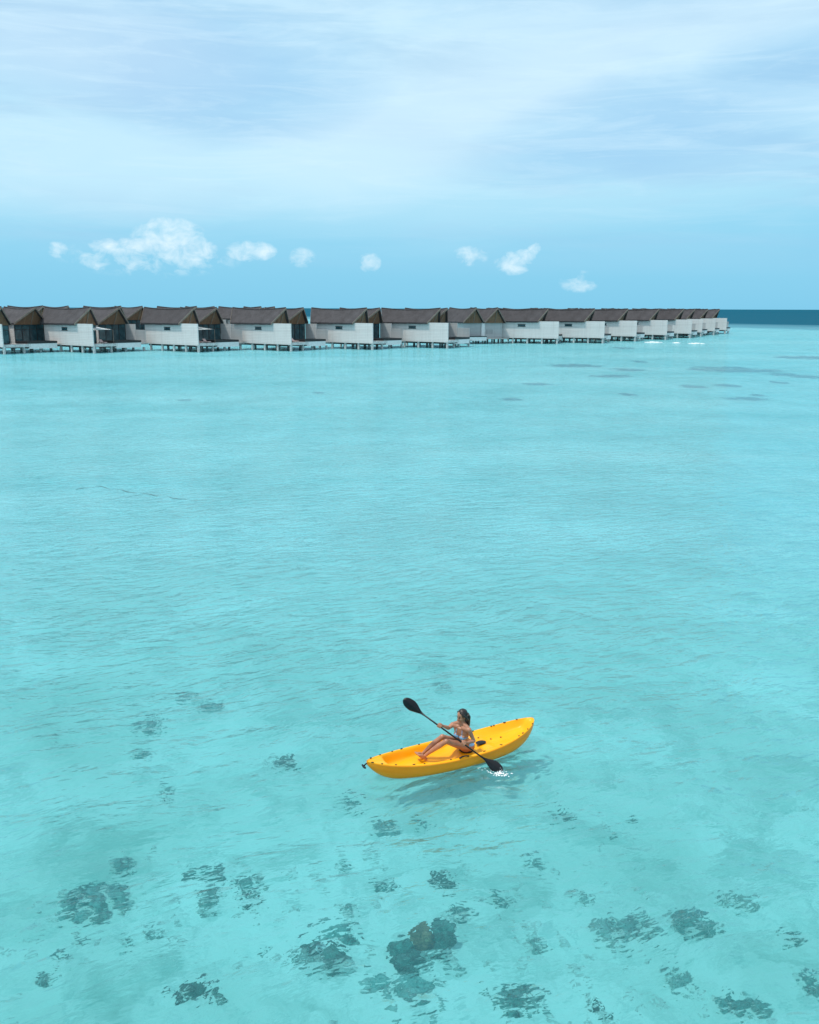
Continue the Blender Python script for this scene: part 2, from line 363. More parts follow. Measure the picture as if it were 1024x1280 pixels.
# ------------------------------------------------------------------ coral
def lobe(bm, c, r, seed, rough=0.35, sub=3):
    mt = Matrix.Translation(c) @ Matrix.Rotation(seed*1.7, 4, 'Z') @ Matrix.Diagonal((*r, 1))
    vs = bmesh.ops.create_icosphere(bm, subdivisions=sub, radius=1, matrix=mt)['verts']
    s = min(r[0], r[1]); k = 1.2/s
    for v in vs:
        d = v.co - Vector(c)
        q = v.co*k*0.8 + Vector((seed*3.1, seed*1.3, 0)); q2 = v.co*k*2.4 + Vector((seed, 0, seed*2.0))
        f = 1 + rough*noise.noise(q)*1.3 + rough*0.8*noise.noise(q2) + rough*0.35*noise.noise(q2*2.3)
        v.co = Vector(c) + Vector((d.x*f, d.y*f, d.z*max(0.3, f)))
def coral(px, py, w, h, dens, mats, label, cat='coral', lobes=None, name='coral_patch', height=None, seed=None):
    """one coral patch whose footprint was surveyed from the photo"""
    sd = seed if seed is not None else int(px*7 + py*13) % 991
    g = random.Random(sd)
    cx = bed(px, py, BED)
    wx = (bed(px+w/2, py, BED) - bed(px-w/2, py, BED)).length
    wy = (bed(px, py-h/2, BED) - bed(px, py+h/2, BED)).length
    hh = height or min(0.45, 0.24*math.sqrt(wx*min(wy, wx)) + 0.10)
    mb = MB()
    n = int(dens*(2.2 if name == 'coral_patch' else 5))
    for i in range(n):
        ang = g.uniform(0, 6.28); rr = math.sqrt(g.random())*0.47
        p = Vector((wx*rr*math.cos(ang), wy*rr*math.sin(ang), 0))
        if i == 0: p = Vector((0, 0, 0))
        s = g.uniform(0.05, 0.125) if i else 0.15
        if name != 'coral_patch': s *= 0.9
        lobe(mb.bm, p + Vector((0, 0, 0.02)), (wx*s*(1 if name == 'coral_patch' else 2.0), wy*s*g.uniform(0.7, 1.1), hh*g.uniform(0.5, 1.0)), sd*0.13+i*0.71, 0.6, 3 if wx*s > 0.05 else 2)
    for i in range(n):      # ragged fringe of rubble and broken branches
        ang = g.uniform(0, 6.28); rr = g.uniform(0.30, 0.62)
        p = Vector((wx*rr*math.cos(ang), wy*rr*math.sin(ang), 0.0))
        s = g.uniform(0.03, 0.09)
        lobe(mb.bm, p, (wx*s*1.5, wy*s, hh*g.uniform(0.2, 0.5)), sd*0.3+i*1.3, 0.6, 2)
    o = mb.build(name, mats, None, True)
    o.location = (cx.x, cx.y, bed_z(cx.x, cx.y)); tag(o, label, cat, 'coral patches on the sandy lagoon bed')
    o.cycles.is_caustics_receiver = True
    return o
D_, N_, P_ = M['coral_dark'], M['coral_mid'], M['coral_pale']
NEAR = [
 (250, 1243, 62, 20, 6, D_, 'dark ragged coral strip near the bottom edge, left of the big brown clump'),
 (118, 1128, 76, 40, 9, N_, 'wide broken coral cluster on sand, in the lower left of the water'),
 (150, 1088, 32, 18, 4, N_, 'rounded grey coral patch just above the wide broken cluster at lower left'),
 (311, 1108, 40, 16, 4, N_, 'blocky flat-topped coral, upper half of the stacked pair at lower left'),
 (311, 1127, 34, 9, 4, D_, 'narrow dark coral ledge directly under the blocky flat-topped coral'),
 (262, 1126, 30, 20, 5, N_, 'streaky slanting coral patch left of the blocky stacked pair'),
 (258, 1094, 56, 10, 6, N_, 'long thin row of coral bits above the slanting streaky patch'),
 (430, 1085, 20, 13, 3, N_, 'small round coral head alone on sand between kayak and big brown clump'),
 (554, 1103, 24, 22, 4, D_, 'dark upright coral lump straight above the big brown clump'),
 (625, 1126, 28, 19, 4, N_, 'squarish green-grey coral head right of the dark upright lump'),
 (575, 1142, 36, 16, 4, N_, 'low coral slab just above the brown head of the big clump'),
 (480, 1112, 38, 9, 4, N_, 'thin flat coral streak left of the dark upright lump'),
 (667, 1081, 26, 15, 4, P_, 'faint speckled coral patch right of centre, below the dark twin knob'),
 (700, 1022, 26, 17, 3, D_, 'dark twin-knobbed coral right of and below the kayak'),
 (764, 1042, 10, 6, 2, N_, 'tiny round coral knob to the right below the dark twin knob'),
 (790, 1025, 13, 6, 2, N_, 'tiny coral sliver farthest right of the dark twin knob'),
 (185, 907, 36, 14, 5, N_, 'coral patch with dark top, farthest left of those level with the paddler'),
 (182, 944, 28, 9, 5, N_, 'thin coral patch below the dark-topped one on the left'),
 (355, 953, 38, 15, 5, D_, 'dark wedge-shaped coral left of the kayak bow'),
 (268, 885, 36, 10, 6, N_, 'streaked coral patch on the upper left, above the wedge-shaped coral'),
 (232, 872, 30, 8, 4, P_, 'faint coral smear left of the upper streaked patch'),
 (210, 985, 16, 12, 3, P_, 'pale coral lump above a tiny dark knob, left of the kayak'),
 (208, 1002, 13, 6, 2, D_, 'tiny dark coral knob under a pale lump, left of the kayak'),
 (437, 1004, 30, 9, 5, N_, 'thin stripy coral patch below the kayak bow'),
 (482, 1036, 42, 14, 6, P_, 'faint broken coral patch under the middle of the kayak'),
 (527, 1032, 17, 10, 3, N_, 'small dark-streaked coral patch right of the faint broken one below the kayak'),
 (553, 859, 26, 8, 4, P_, 'faint coral patch just above the raised paddle blade and paddler'),
 (532, 831, 20, 6, 3, P_, 'smallest faint coral patch, highest of those above the paddler'),
 (785, 1165, 82, 28, 9, P_, 'broad pale sandy coral bed right of the big brown clump'),
 (868, 1157, 52, 20, 6, N_, 'mottled coral patch between the broad pale bed and the right edge'),
 (985, 1170, 30, 13, 4, N_, 'slanting dark-backed coral nearest the right edge, midway up the lower water'),
 (745, 1262, 26, 14, 3, D_, 'small dark green coral head at the bottom edge, right of centre'),
 (925, 1262, 62, 30, 7, N_, 'largest coral mound at the bottom right corner area'),
 (850, 1225, 34, 28, 6, P_, 'tall scattered pale coral patch above the bottom right mound'),
 (648, 1248, 72, 32, 8, N_, 'wide speckled coral patch at the bottom, right of the big brown clump'),
 (667, 1178, 30, 15, 4, P_, 'pale square coral patch above the wide speckled one'),
 (1016, 1235, 30, 30, 5, N_, 'coral mound cut by the right edge near the bottom'),
 (75, 1205, 22, 13, 3, N_, 'oval dark coral near the lower left corner, left of the dark strip'),
 (160, 1181, 18, 13, 3, N_, 'little forked coral below the wide broken cluster'),
 (104, 1183, 18, 10, 3, P_, 'pale tilted coral slab left of the little forked coral'),
 (56, 1229, 20, 12, 3, P_, 'pale round coral lump nearest the lower left corner'),
 (190, 1170, 24, 17, 4, P_, 'faint coral tuft right of and above the little forked coral'),
 (333, 1190, 15, 12, 3, N_, 'small coral knob on its own left of the twin-lobed cluster'),
 (434, 1138, 22, 16, 3, P_, 'pale rounded coral head above the twin-lobed cluster'),
 (922, 1126, 44, 10, 5, P_, 'faint flat coral streak near the right edge, above the mottled patch'),
 (732, 1127, 30, 11, 4, P_, 'faint oval coral patch right of the squarish green-grey head'),
]
for a in NEAR:
    coral(a[0], a[1], a[2], a[3], a[4], a[5], a[6])
FAR = [
 (719, 457, 50, 2.6, 'long dark coral bank under the fourth white wall from the right-hand row'),
 (784, 462, 32, 2.2, 'dark coral bank left of the longest one off the villas'),
 (914, 462, 78, 4.0, 'longest dark coral bank, off the far end of the villa row'),
 (762, 470, 40, 2.0, 'faint coral bank below the dark bank left of the longest one'),
 (799, 452, 12, 1.8, 'short dark coral dash just above the bank left of the longest one'),
 (673, 480, 26, 2.0, 'faint thin coral bank farthest left of the lagoon banks'),
 (977, 468, 30, 2.2, 'coral bank joining the right end of the longest bank'),
 (1012, 471, 34, 2.4, 'coral bank running out of the right edge'),
 (865, 483, 26, 2.4, 'left one of two short coral banks below the longest bank'),
 (910, 482, 24, 2.4, 'right one of two short coral banks below the longest bank'),
 (932, 498, 40, 2.6, 'lowest long dark coral bank toward the right edge'),
 (784, 493, 15, 2.0, 'little lone coral dash in open water left of the lowest bank'),
 (778, 435, 17, 1.6, 'dark coral dash close in front of the villa stilts'),
 (1008, 447, 62, 2.2, 'coral bank at the right edge nearest the deep water'),
 (638, 499, 20, 2.2, 'faint coral dash in open water below the middle villas'),
 (973, 478, 15, 2.0, 'small coral dash below the bank at the right of the longest'),
 (947, 494, 13, 1.8, 'tiny coral dash just above the lowest long bank'),
 (231, 500, 13, 1.8, 'tiny coral dash in open water below the second villa'),
 (398, 491, 12, 1.6, 'tiny coral dash in open water below the fourth villa'),
]
for px, py, w, h, lab in FAR:
    coral(px, py, w*1.15, h*1.45, 6, M['weed'], lab, 'coral', name='coral_bank', height=0.2)

# the big brown clump: separate heads, surveyed one by one
def clump(label, heads, mats_list, fringe):
    c0 = bed(heads[0][0], heads[0][1], BED); mb = MB()
    for i, (px, py, w, h, hz, mi) in enumerate(heads):
        p = bed(px, py, BED); wx = (bed(px+w/2, py, BED)-bed(px-w/2, py, BED)).length; wy = (bed(px, py-h/2, BED)-bed(px, py+h/2, BED)).length
        n0 = len(mb.bm.faces)
        lobe(mb.bm, p-c0+Vector((0, 0, hz*0.25)), (wx*0.40, wy*0.40, hz), 3.3+i*1.9, 0.42, 4)
        mb.bm.faces.ensure_lookup_table()
        for f in mb.bm.faces[n0:]: f.material_index = mi
    g = random.Random(5)
    for i in range(fringe[0]):
        q = heads[g.randrange(len(heads))]
        px = q[0]+g.uniform(-0.75, 0.75)*q[2]; py = q[1]+g.uniform(-0.4, 1.0)*q[3]
        p = bed(px, py, BED); n0 = len(mb.bm.faces)
        lobe(mb.bm, p-c0, (g.uniform(0.04, 0.14), g.uniform(0.02, 0.06), g.uniform(0.03, 0.08)), i*0.9, 0.6, 2)
        mb.bm.faces.ensure_lookup_table()
        for f in mb.bm.faces[n0:]: f.material_index = fringe[1]
    me_o = mb.build('coral_clump', mats_list, None, True)
    me_o.location = (c0.x, c0.y, bed_z(c0.x, c0.y)); me_o.cycles.is_caustics_receiver = True
    return tag(me_o, label, 'coral', 'coral patches on the sandy lagoon bed')
clump('biggest coral clump, brown-topped and dark, at the bottom centre of the water',
      [(526, 1182, 34, 24, 0.42, 1), (552, 1180, 40, 28, 0.42, 0), (505, 1196, 46, 30, 0.34, 0), (508, 1212, 30, 22, 0.26, 0), (517, 1240, 46, 36, 0.24, 2), (470, 1232, 40, 22, 0.12, 2)],
      [D_, M['coral_brown'], N_], (34, 2))
clump('twin-lobed dark coral cluster just left of the biggest brown clump',
      [(386, 1190, 32, 18, 0.20, 0), (417, 1201, 26, 28, 0.26, 0), (425, 1167, 44, 14, 0.14, 1)], [D_, N_], (18, 1))
# loose rubble: uncountable bits strewn over the sand
mb = MB(); g = random.Random(11)
for i in range(420):
    px = g.uniform(-40, 1060); py = 800 + 500*math.sqrt(g.random())
    p = bed(px, py, BED)
    if noise.noise(Vector((p.x*0.28, p.y*0.28, 4))) < 0.02: continue
    s = g.uniform(0.02, 0.085)
    lobe(mb.bm, Vector((p.x, p.y, bed_z(p.x, p.y))), (s*g.uniform(0.8, 1.8), s*g.uniform(0.5, 0.9), s*0.5), i*0.37, 0.6, 2)
rub = mb.build('coral_rubble', P_, None, True); tag(rub, 'pale scattered coral rubble lying all over the sandy lagoon bed', 'rubble', kind='stuff'); rub.cycles.is_caustics_receiver = True

# ------------------------------------------------------------------ villas
ZE, ZR, FL = 5.15, 8.05, 1.25
def roof_part(parent, u0_, u1_, vc, w, ze, zr, sag, pf, pb, seed=0):
    """steep shingled roof: sagging ridge, prow at both ends, thickness"""
    nu, ns = 22, 12; bm = bmesh.new(); top = []; bot = []
    for i in range(nu+1):
        a = i/nu; rt = []; rb = []
        for j in range(ns+1):
            s = -1 + 2*j/ns; k = 1-abs(s)
            ua = u0_ - pb*k; ub = u1_ + pf*k
            u = ua + (ub-ua)*a
            z = ze + (zr - sag*math.sin(math.pi*a) - ze)*k**1.06
            z += 0.05*noise.noise(Vector((u*0.5+seed, (vc+s*w)*0.5, z)))
            rt.append(bm.verts.new((u, vc+s*w, z))); rb.append(bm.verts.new((u, vc+s*w*0.985, z-0.32)))
        top.append(rt); bot.append(rb)
    for i in range(nu):
        for j in range(ns):
            bm.faces.new((top[i][j], top[i+1][j], top[i+1][j+1], top[i][j+1])); bm.faces.new((bot[i][j], bot[i][j+1], bot[i+1][j+1], bot[i+1][j]))
        bm.faces.new((top[i][0], bot[i][0], bot[i+1][0], top[i+1][0])); bm.faces.new((top[i][ns], top[i+1][ns], bot[i+1][ns], bot[i][ns]))
    for j in range(ns):
        bm.faces.new((top[0][j], top[0][j+1], bot[0][j+1], bot[0][j])); bm.faces.new((top[nu][j], bot[nu][j], bot[nu][j+1], top[nu][j+1]))
    bmesh.ops.recalc_face_normals(bm, faces=bm.faces[:])
    me = bpy.data.meshes.new('roof'); bm.to_mesh(me); bm.free()
    r = link('roof', me, M['roof'], parent)
    # pale barge boards along the rakes, just proud of the roof edge
    for (ue, p, sg) in ((u1_, pf, 1), (u0_, -pb, -1)):
        b = MB()
        for s in (-1, 1):
            e0 = Vector((ue+sg*0.06, vc+s*w, ze-0.17)); e1 = Vector((ue+p+sg*0.06, vc, zr-0.17))
            b.prism([e0+Vector((0, 0, -0.17)), e1+Vector((0, 0, -0.17)), e1+Vector((0, 0, 0.21)), e0+Vector((0, 0, 0.21))], (sg*0.07, 0, 0))
        b.build('barge_board', M['pale_trim'], r)
    b = MB(); pts = []
    for i in range(nu+1):
        a = i/nu; pts.append((u0_-pb+(u1_+pf-u0_+pb)*a, vc, zr - sag*math.sin(math.pi*a) + 0.04))
    b.tube(pts, 0.11, 6); b.build('ridge_cap', M['roof'], r)
    return r
def gable_part(parent, u, p, vc, w, ze, zr, sg=1):
    b = MB(); zb = ze-0.3
    A = Vector((u, vc-w*0.93, zb)); B = Vector((u, vc+w*0.93, zb)); Cc = Vector((u+p*0.25, vc, zb)); T = Vector((u+p, vc, zr-0.42))
    b.prism([A, Cc, T], (-sg*0.12, 0, 0)); b.prism([Cc, B, T], (-sg*0.12, 0, 0))
    g_ = b.build('gable', M['brown_wood'], parent)
    b = MB(); b.tube([Cc+Vector((sg*0.05, 0, 0)), T+Vector((sg*0.05, 0, 0))], 0.09, 6); b.build('post', M['pale_trim'], g_)
    return g_
def pillar(parent, u, v, r=0.24, top=FL):
    b = MB(); b.tube([(u, v, BED-0.6), (u, v, top-0.02)], r, 8); return b.build('pillar', M['concrete'], parent)
def glazing(parent, u, v0, v1, z0, z1, n):
    g_ = MB().box((u, v0, z0), (u-0.05, v1, z1)).build('glass_door', M['glass'], parent)
    b = MB()
    for k in range(n+1):
        v = v0 + (v1-v0)*k/n; b.box((u+0.06, v-0.05, z0), (u+0.003, v+0.05, z1))
    for z in (z0+0.06, z0+(z1-z0)*0.72, z1-0.06): b.box((u+0.055, v0, z-0.05), (u+0.004, v1, z+0.05))
    b.build('frame', M['black'], g_)
    return g_

def make_villa(L=16.0):
    t = empty('water_villa')
    MB().box((-L, 0, FL), (0, 0.18, ZE)).build('privacy_wall', M['white_wall'], t)
    w = MB().box((-9.9, -0.03, 3.95), (-8.1, -0.003, 4.38)).build('window', M['glass'], t)
    b = MB(); b.box((-10.0, -0.06, 4.385), (-8.0, -0.002, 4.46)).box((-10.0, -0.06, 3.86), (-8.0, -0.002, 3.945)).build('frame', M['black'], w)
    b = MB(); b.box((-L, 0.183, FL), (-5.7, 4.3, ZE-0.1)); b.box((-L, 7.6, FL), (-10.1, 13.6, ZE-0.1)); b.box((-L, 4.303, FL), (-12, 7.597, ZE-0.6)); b.build('wall', M['white_wall'], t)
    glazing(t, -5.6, 0.4, 4.2, FL+0.3, ZE-0.25, 3); glazing(t, -10.0, 7.7, 13.5, FL+0.3, ZE-0.25, 4); glazing(t, -11.9, 4.4, 7.5, FL+0.3, ZE-0.7, 2)
    MB().box((-9.6, 13.3, FL+0.25), (-6.4, 13.45, ZE-0.25)).build('screen_wall', M['grey_wall'], t)
    b = MB()
    for k in range(14): b.box((-6.3+k*0.22, 13.32, FL+0.25), (-6.3+k*0.22+0.14, 13.40, ZE-1.3))
    b.box((-6.35, 13.405, FL+0.5), (-3.2, 13.45, FL+0.6)).box((-6.35, 13.405, ZE-1.6), (-3.2, 13.45, ZE-1.5)).build('slat_fence', M['grey_wall'], t)
    for vc, u1_, w_, p_ in ((2.0, -5.0, 2.45, 1.7), (10.6, -9.4, 3.3, 2.1)):
        roof_part(t, -L-0.6, u1_, vc, w_, ZE+0.02, ZR, 0.38, p_, 2.0, vc)
        gable_part(t, u1_-0.45, p_-0.05, vc, w_, ZE, ZR); gable_part(t, -L-0.15, -1.8, vc, w_, ZE, ZR, -1)
    b = MB(); b.box((-12, 0.2, FL-0.05), (-1.0, 5.6, FL+0.2)).box((-10.0, 5.605, FL-0.05), (-6.1, 13.3, FL+0.2)).box((-6.09, 11.4, FL-0.05), (-2.6, 13.3, FL+0.2)).build('deck', M['deck_wood'], t)
    MB().box((-0.997, 0.2, FL-0.15), (-0.90, 5.62, FL+0.35)).build('fascia', M['concrete'], t)
    p = MB().box((-6.05, 5.65, 0.72), (-2.0, 11.35, 1.62)).build('plunge_pool', M['white_render'], t)
    b = MB(); b.box((-6.08, 5.62, 1.622), (-5.7, 11.38, 2.02)).box((-2.35, 5.62, 1.622), (-1.97, 11.38, 2.02)).box((-5.7, 5.62, 1.622), (-2.35, 5.95, 2.02)).box((-5.7, 11.05, 1.622), (-2.35, 11.38, 2.02)).build('coping', M['black'], p)
    MB().box((-5.7, 5.95, 1.623), (-2.35, 11.05, 1.76)).build('pool_water', M['pool'], p)
    b = MB()
    for v in (0.6, 3, 5.3, 8, 10.5, 13): b.box((-L+0.3, v-0.12, FL-0.35), (-1.2 if v < 5.5 else -6.2, v+0.12, FL-0.06))
    b.build('joists', M['dark_under'], t)
    for u in (-0.4, -4.0, -7.6, -11.2, -14.8): pillar(t, u, 0.35)
    for u in (-1.6, -5.0, -8.4, -11.8, -15.2):
        for v in (4.6, 8.6, 12.6): pillar(t, u-(0 if v < 5 else 1.4), v, 0.24, FL if u < -5.1 or v < 5 else 0.74)
    # bathroom skylight / vent on the back of the roof
    b = MB(); b.box((-13.4, 3.1, 6.4), (-12.7, 3.7, 7.8)).build('vent', M['concrete'], t)
    return t
def ang(dx, dy): return math.atan2(dy, dx)
villa = make_villa()
# surveyed front corners (right end of each white wall, at the water), heading of the ridge
def corner(px, pyfloor):                    # bottom right corner of the white wall is at height FL
    p = at(px, pyfloor, FL); return (p.x, p.y)
ROW = [
 (corner(4, 434.0), -39, 'leftmost villa, cut by the left edge, its glazed gable and pool facing out'),
 (corner(117, 433.0), -39, 'second villa from the left, whole white wall with one slit window and glazed deck'),
 (corner(248, 432.0), -39, 'third villa from the left, white wall and a white shade sail over its deck'),
 (corner(364, 431.0), -39, 'fourth villa from the left, with open sea showing right of its small gable'),
 (corner(466, 429.5), -39, 'fifth villa from the left, white wall standing between two gaps of open sea'),
 (corner(560, 428.0), -36, 'sixth villa from the left, last white wall before the grey twin-gabled house'),
 (corner(698, 423.3), -25, 'white villa with pale roof edge just right of the grey twin-gabled house'),
 ((46, 222), -30, 'second white villa right of the grey twin-gabled house, slit window above its deck'),
 ((57, 236), -34, 'third white villa right of the grey twin-gabled house, slit window beside its neighbour'),
 ((68.5, 250), -35, 'fourth white villa right of the grey twin-gabled house, behind the left foam streak'),
 ((79.5, 265), -35, 'fifth white villa right of the grey twin-gabled house, behind the right foam streak'),
 ((87.5, 281), -35, 'third villa from the far right end of the row, narrow white wall'),
 ((96.5, 297), -35, 'second villa from the far right end of the row'),
 ((105.5, 313), -35, 'last villa at the far right end of the row, open sea beside it'),
]
GV = 'white-walled overwater villas of the front row'
roots = []
for i, ((x, y), a, lab) in enumerate(ROW):
    o = villa if i == 0 else copy_tree(villa)
    o.location = (x, y, 0); o.rotation_euler = (0, 0, R(a)); tag(o, lab, 'villa', GV); roots.append(o)
BACK = [
 (72, 206, -39, 'rear-row roof showing behind the second villa from the left'),
 (167, 213, -39, 'rear-row roof peeping between the second and third villas from the left'),
 (259, 220, -39, 'rear-row roof showing over the third villa from the left'),
 (338, 227, -37, 'rear-row roof over the fourth villa from the left, last before the sea gap'),
 (672, 256, -35, 'rear-row roof behind the first villa right of the grey house'),
 (722, 268, -35, 'rear-row roof behind the second villa right of the grey house'),
 (765, 284, -35, 'rear-row roof behind the third villa right of the grey house'),
 (803, 302, -35, 'rear-row roof behind the fourth villa right of the grey house'),
 (838, 320, -35, 'rear-row roof behind the fifth villa right of the grey house'),
 (868, 338, -35, 'rear-row roof third from the far right end'),
]
for px, D, a, lab in BACK:
    o = copy_tree(villa); o.location = ((px-512)/F*D*1.02, D, 0.25 if px < 500 else 0.1); o.rotation_euler = (0, 0, R(a))
    tag(o, lab, 'villa', 'overwater villas of the rear row')

# grey twin-gabled house
def make_gabled():
    t = empty('gabled_house'); w = 2.75
    for vc in (-2.85, 2.85):
        roof_part(t, -11, 0.5, vc, w, 5.0, 8.2, 0.35, 1.2, 1.0, vc+5); gable_part(t, 0.05, 1.15, vc, w, 5.0, 8.2)
        MB().box((-10.8, vc-2.3, FL), (-0.2, vc+2.3, 4.9)).build('wall', M['grey_wall'], t)
    MB().box((-0.9, -0.45, FL), (-0.05, 0.45, 5.1)).build('downpipe_panel', M['white_render'], t)
    w_ = MB().box((-0.17, 0.9, 2.2), (-0.13, 2.6, 3.2)).build('window', M['grey_screen'], t)
    MB().box((-11, -5.6, FL-0.2), (2.4, 5.6, FL-0.003)).build('deck', M['deck_wood'], t)
    p = MB().box((0.2, -5.5, 0.75), (2.8, -0.6, 1.6)).build('plunge_pool', M['white_render'], t)
    MB().box((0.15, -5.55, 1.603), (2.85, -0.55, 1.78)).build('coping', M['black'], p)
    for u in (-0.2, -3.6, -7):
        for v in (-5, -2.5, 0, 2.5, 5): pillar(t, u, v, 0.22, FL-0.2)
    return t
gh = make_gabled(); p = at(604, 422.6, FL); gh.location = (p.x, p.y, 0); gh.rotation_euler = (0, 0, R(-66))
tag(gh, 'grey house with two brown gables side by side, set back amid the white villas', 'house')

# deck furniture
def make_lounger():
    t = empty('sun_lounger')
    b = MB().box((-0.95, -0.32, 0.24), (0.95, 0.32, 0.32))
    b.build('frame', M['deck_wood'], t)
    for x in (-0.8, 0.8):
        for y in (-0.26, 0.26): MB().box((x-0.04, y-0.04, 0), (x+0.04, y+0.04, 0.238)).build('leg', M['deck_wood'], t)
    MB().box((-0.35, -0.30, 0.322), (0.93, 0.30, 0.42)).build('mattress', M['pink_cloth'], t)
    MB().prism([(-0.36, -0.30, 0.33), (-0.36, 0.30, 0.33), (-0.92, 0.30, 0.78), (-0.92, -0.30, 0.78)], (0.06, 0, 0.09)).build('backrest', M['pink_cloth'], t)
    return t
lounger = make_lounger(); first = True
for ri, (u, v), lab in ((1, (-2.6, 3.6), 'faded pink lounger on the deck of the second villa from the left'),
                        (2, (-2.6, 2.4), 'faded pink lounger under the white shade sail, left of its pair'),
                        (2, (-2.6, 4.0), 'faded pink lounger under the white shade sail, right of its pair'),
                        (3, (-2.6, 3.4), 'faded pink lounger on the deck of the fourth villa from the left')):
    o = lounger if first else copy_tree(lounger); first = False
    m = Matrix.Translation(roots[ri].location) @ Matrix.Rotation(roots[ri].rotation_euler.z, 4, 'Z')
    q = m @ Vector((u, v, FL+0.2)); o.location = q; o.rotation_euler = (0, 0, roots[ri].rotation_euler.z)
    tag(o, lab, 'lounger', 'sun loungers on the villa decks')
def make_sail(ri, lab, first=[None]):
    if first[0] is None:
        t = empty('shade_sail'); bm = bmesh.new(); n = 10; vs = []
        P = [Vector((-1.3, 0.5, 4.25)), Vector((-1.6, 5.2, 4.05)), Vector((-6.5, 5.2, 4.5)), Vector((-5.4, 0.6, 4.6))]
        for i in range(n+1):
            for j in range(n+1):
                a, b_ = i/n, j/n
                q = (P[0]*(1-a)+P[1]*a)*(1-b_) + (P[3]*(1-a)+P[2]*a)*b_; q.z -= 0.35*math.sin(math.pi*a)*math.sin(math.pi*b_)
                vs.append(bm.verts.new(q))
        fs = [bm.faces.new((vs[i*(n+1)+j], vs[(i+1)*(n+1)+j], vs[(i+1)*(n+1)+j+1], vs[i*(n+1)+j+1])) for i in range(n) for j in range(n)]
        bmesh.ops.solidify(bm, geom=fs, thickness=0.02)
        me = bpy.data.meshes.new('canopy'); bm.to_mesh(me); bm.free(); link('canopy', me, M['white_cloth'], t, True)
        for q in P[:2]: MB().tube([(q.x, q.y, FL+0.1), q], 0.05, 8).build('post', M['pale_trim'], t)
        first[0] = t; o = t
    else: o = copy_tree(first[0])
    o.location = roots[ri].location; o.rotation_euler = roots[ri].rotation_euler
    tag(o, lab, 'shade sail', 'white shade sails over villa decks')
make_sail(2, 'white canvas sail stretched over the deck of the third villa from the left')
make_sail(1, 'white canvas sail over the deck of the second villa from the left')

# ------------------------------------------------------------------ foam streaks and rope
def foam(px, py, w, lab):
    p = at(px, py, 0); wx = w/F*p.y*1.0; mb = MB(); g = random.Random(int(px))
    for i in range(26):
        a = (i/25-0.5)*wx; k = 1-abs(2*i/25-1)**2
        lobe(mb.bm, Vector((a, g.uniform(-0.9, 0.9), 0.0)), (wx*0.06, 0.5*k+0.1, 0.13*k+0.02), i*0.77+px, 0.6, 2)
    o = mb.build('breaking_wave', M['foam'], None, True); o.location = (p.x, p.y, 0)
    tag(o, lab, 'wave', 'white foam streaks before the villas')
foam(817, 428.0, 22, 'longer white foam streak on the water, left one in front of the far villas')
foam(871, 429.6, 19, 'white foam streak right of the longer one, in front of the far villas')
foam(846, 428.8, 6, 'smallest fleck of white foam, between the two streaks before the villas')
pts = [at(x, y, 0.0) for x, y in ((95, 612), (122, 608), (150, 613), (186, 618), (215, 622), (250, 627))]
fine = []
for a, b in zip(pts, pts[1:]):
    for k in range(8): fine.append(a.lerp(b, k/8) + Vector((0.05*math.sin(len(fine)*1.3), 0.12*math.sin(len(fine)*0.9), 0.012*math.sin(len(fine)*0.8)-0.004)))
rp = MB().tube(fine, 0.016, 6).build('floating_rope', M['rope'], None, True); tag(rp, 'thin dark rope drifting on open water between the villas and the kayak', 'rope')

# ------------------------------------------------------------------ kayak
KB, KS = at(458.5, 956, 0.30), at(667, 898, 0.44)     # bow tip (near), stern tip (far)
KB.z = KS.z = 0
KC = (KB+KS)/2; KL = (KS-KB).length; KANG = math.atan2((KS-KB).y, (KS-KB).x)
def half_w(t):
    if t < 0: return 0.435*max(0.0, 1-abs(t)**2.15)**0.72
    return 0.435*max(0.0, 1-abs(t)**2.7)**0.60
def sheer(t): return 0.232 + (0.140 if t < 0 else 0.215)*abs(t)**2.4
def keel(t):  return -0.10 + ((0.36 if t < 0 else 0.42)*abs(t)**7 + (0.05 if t < 0 else 0.07)*abs(t)**2)
def sm(a, b, x):
    x = max(0, min(1, (x-a)/(b-a))); return x*x*(3-2*x)
def floor_z(t):
    s = sheer(t)
    deck = s - 0.015
    front = 0.075
    seat = 0.125
    rear = 0.150 + 0.11*sm(0.60, 0.96, t)
    z = deck
    z = z + (front-z)*sm(-0.80, -0.72, t)
    z = z + (seat-z)*sm(-0.04, 0.06, t)
    z = z + (0.205-z)*sm(0.25, 0.31, t)
    z = z + (rear-z)*sm(0.36, 0.48, t)
    z = z + (deck-z)*sm(0.86, 0.97, t)
    return z
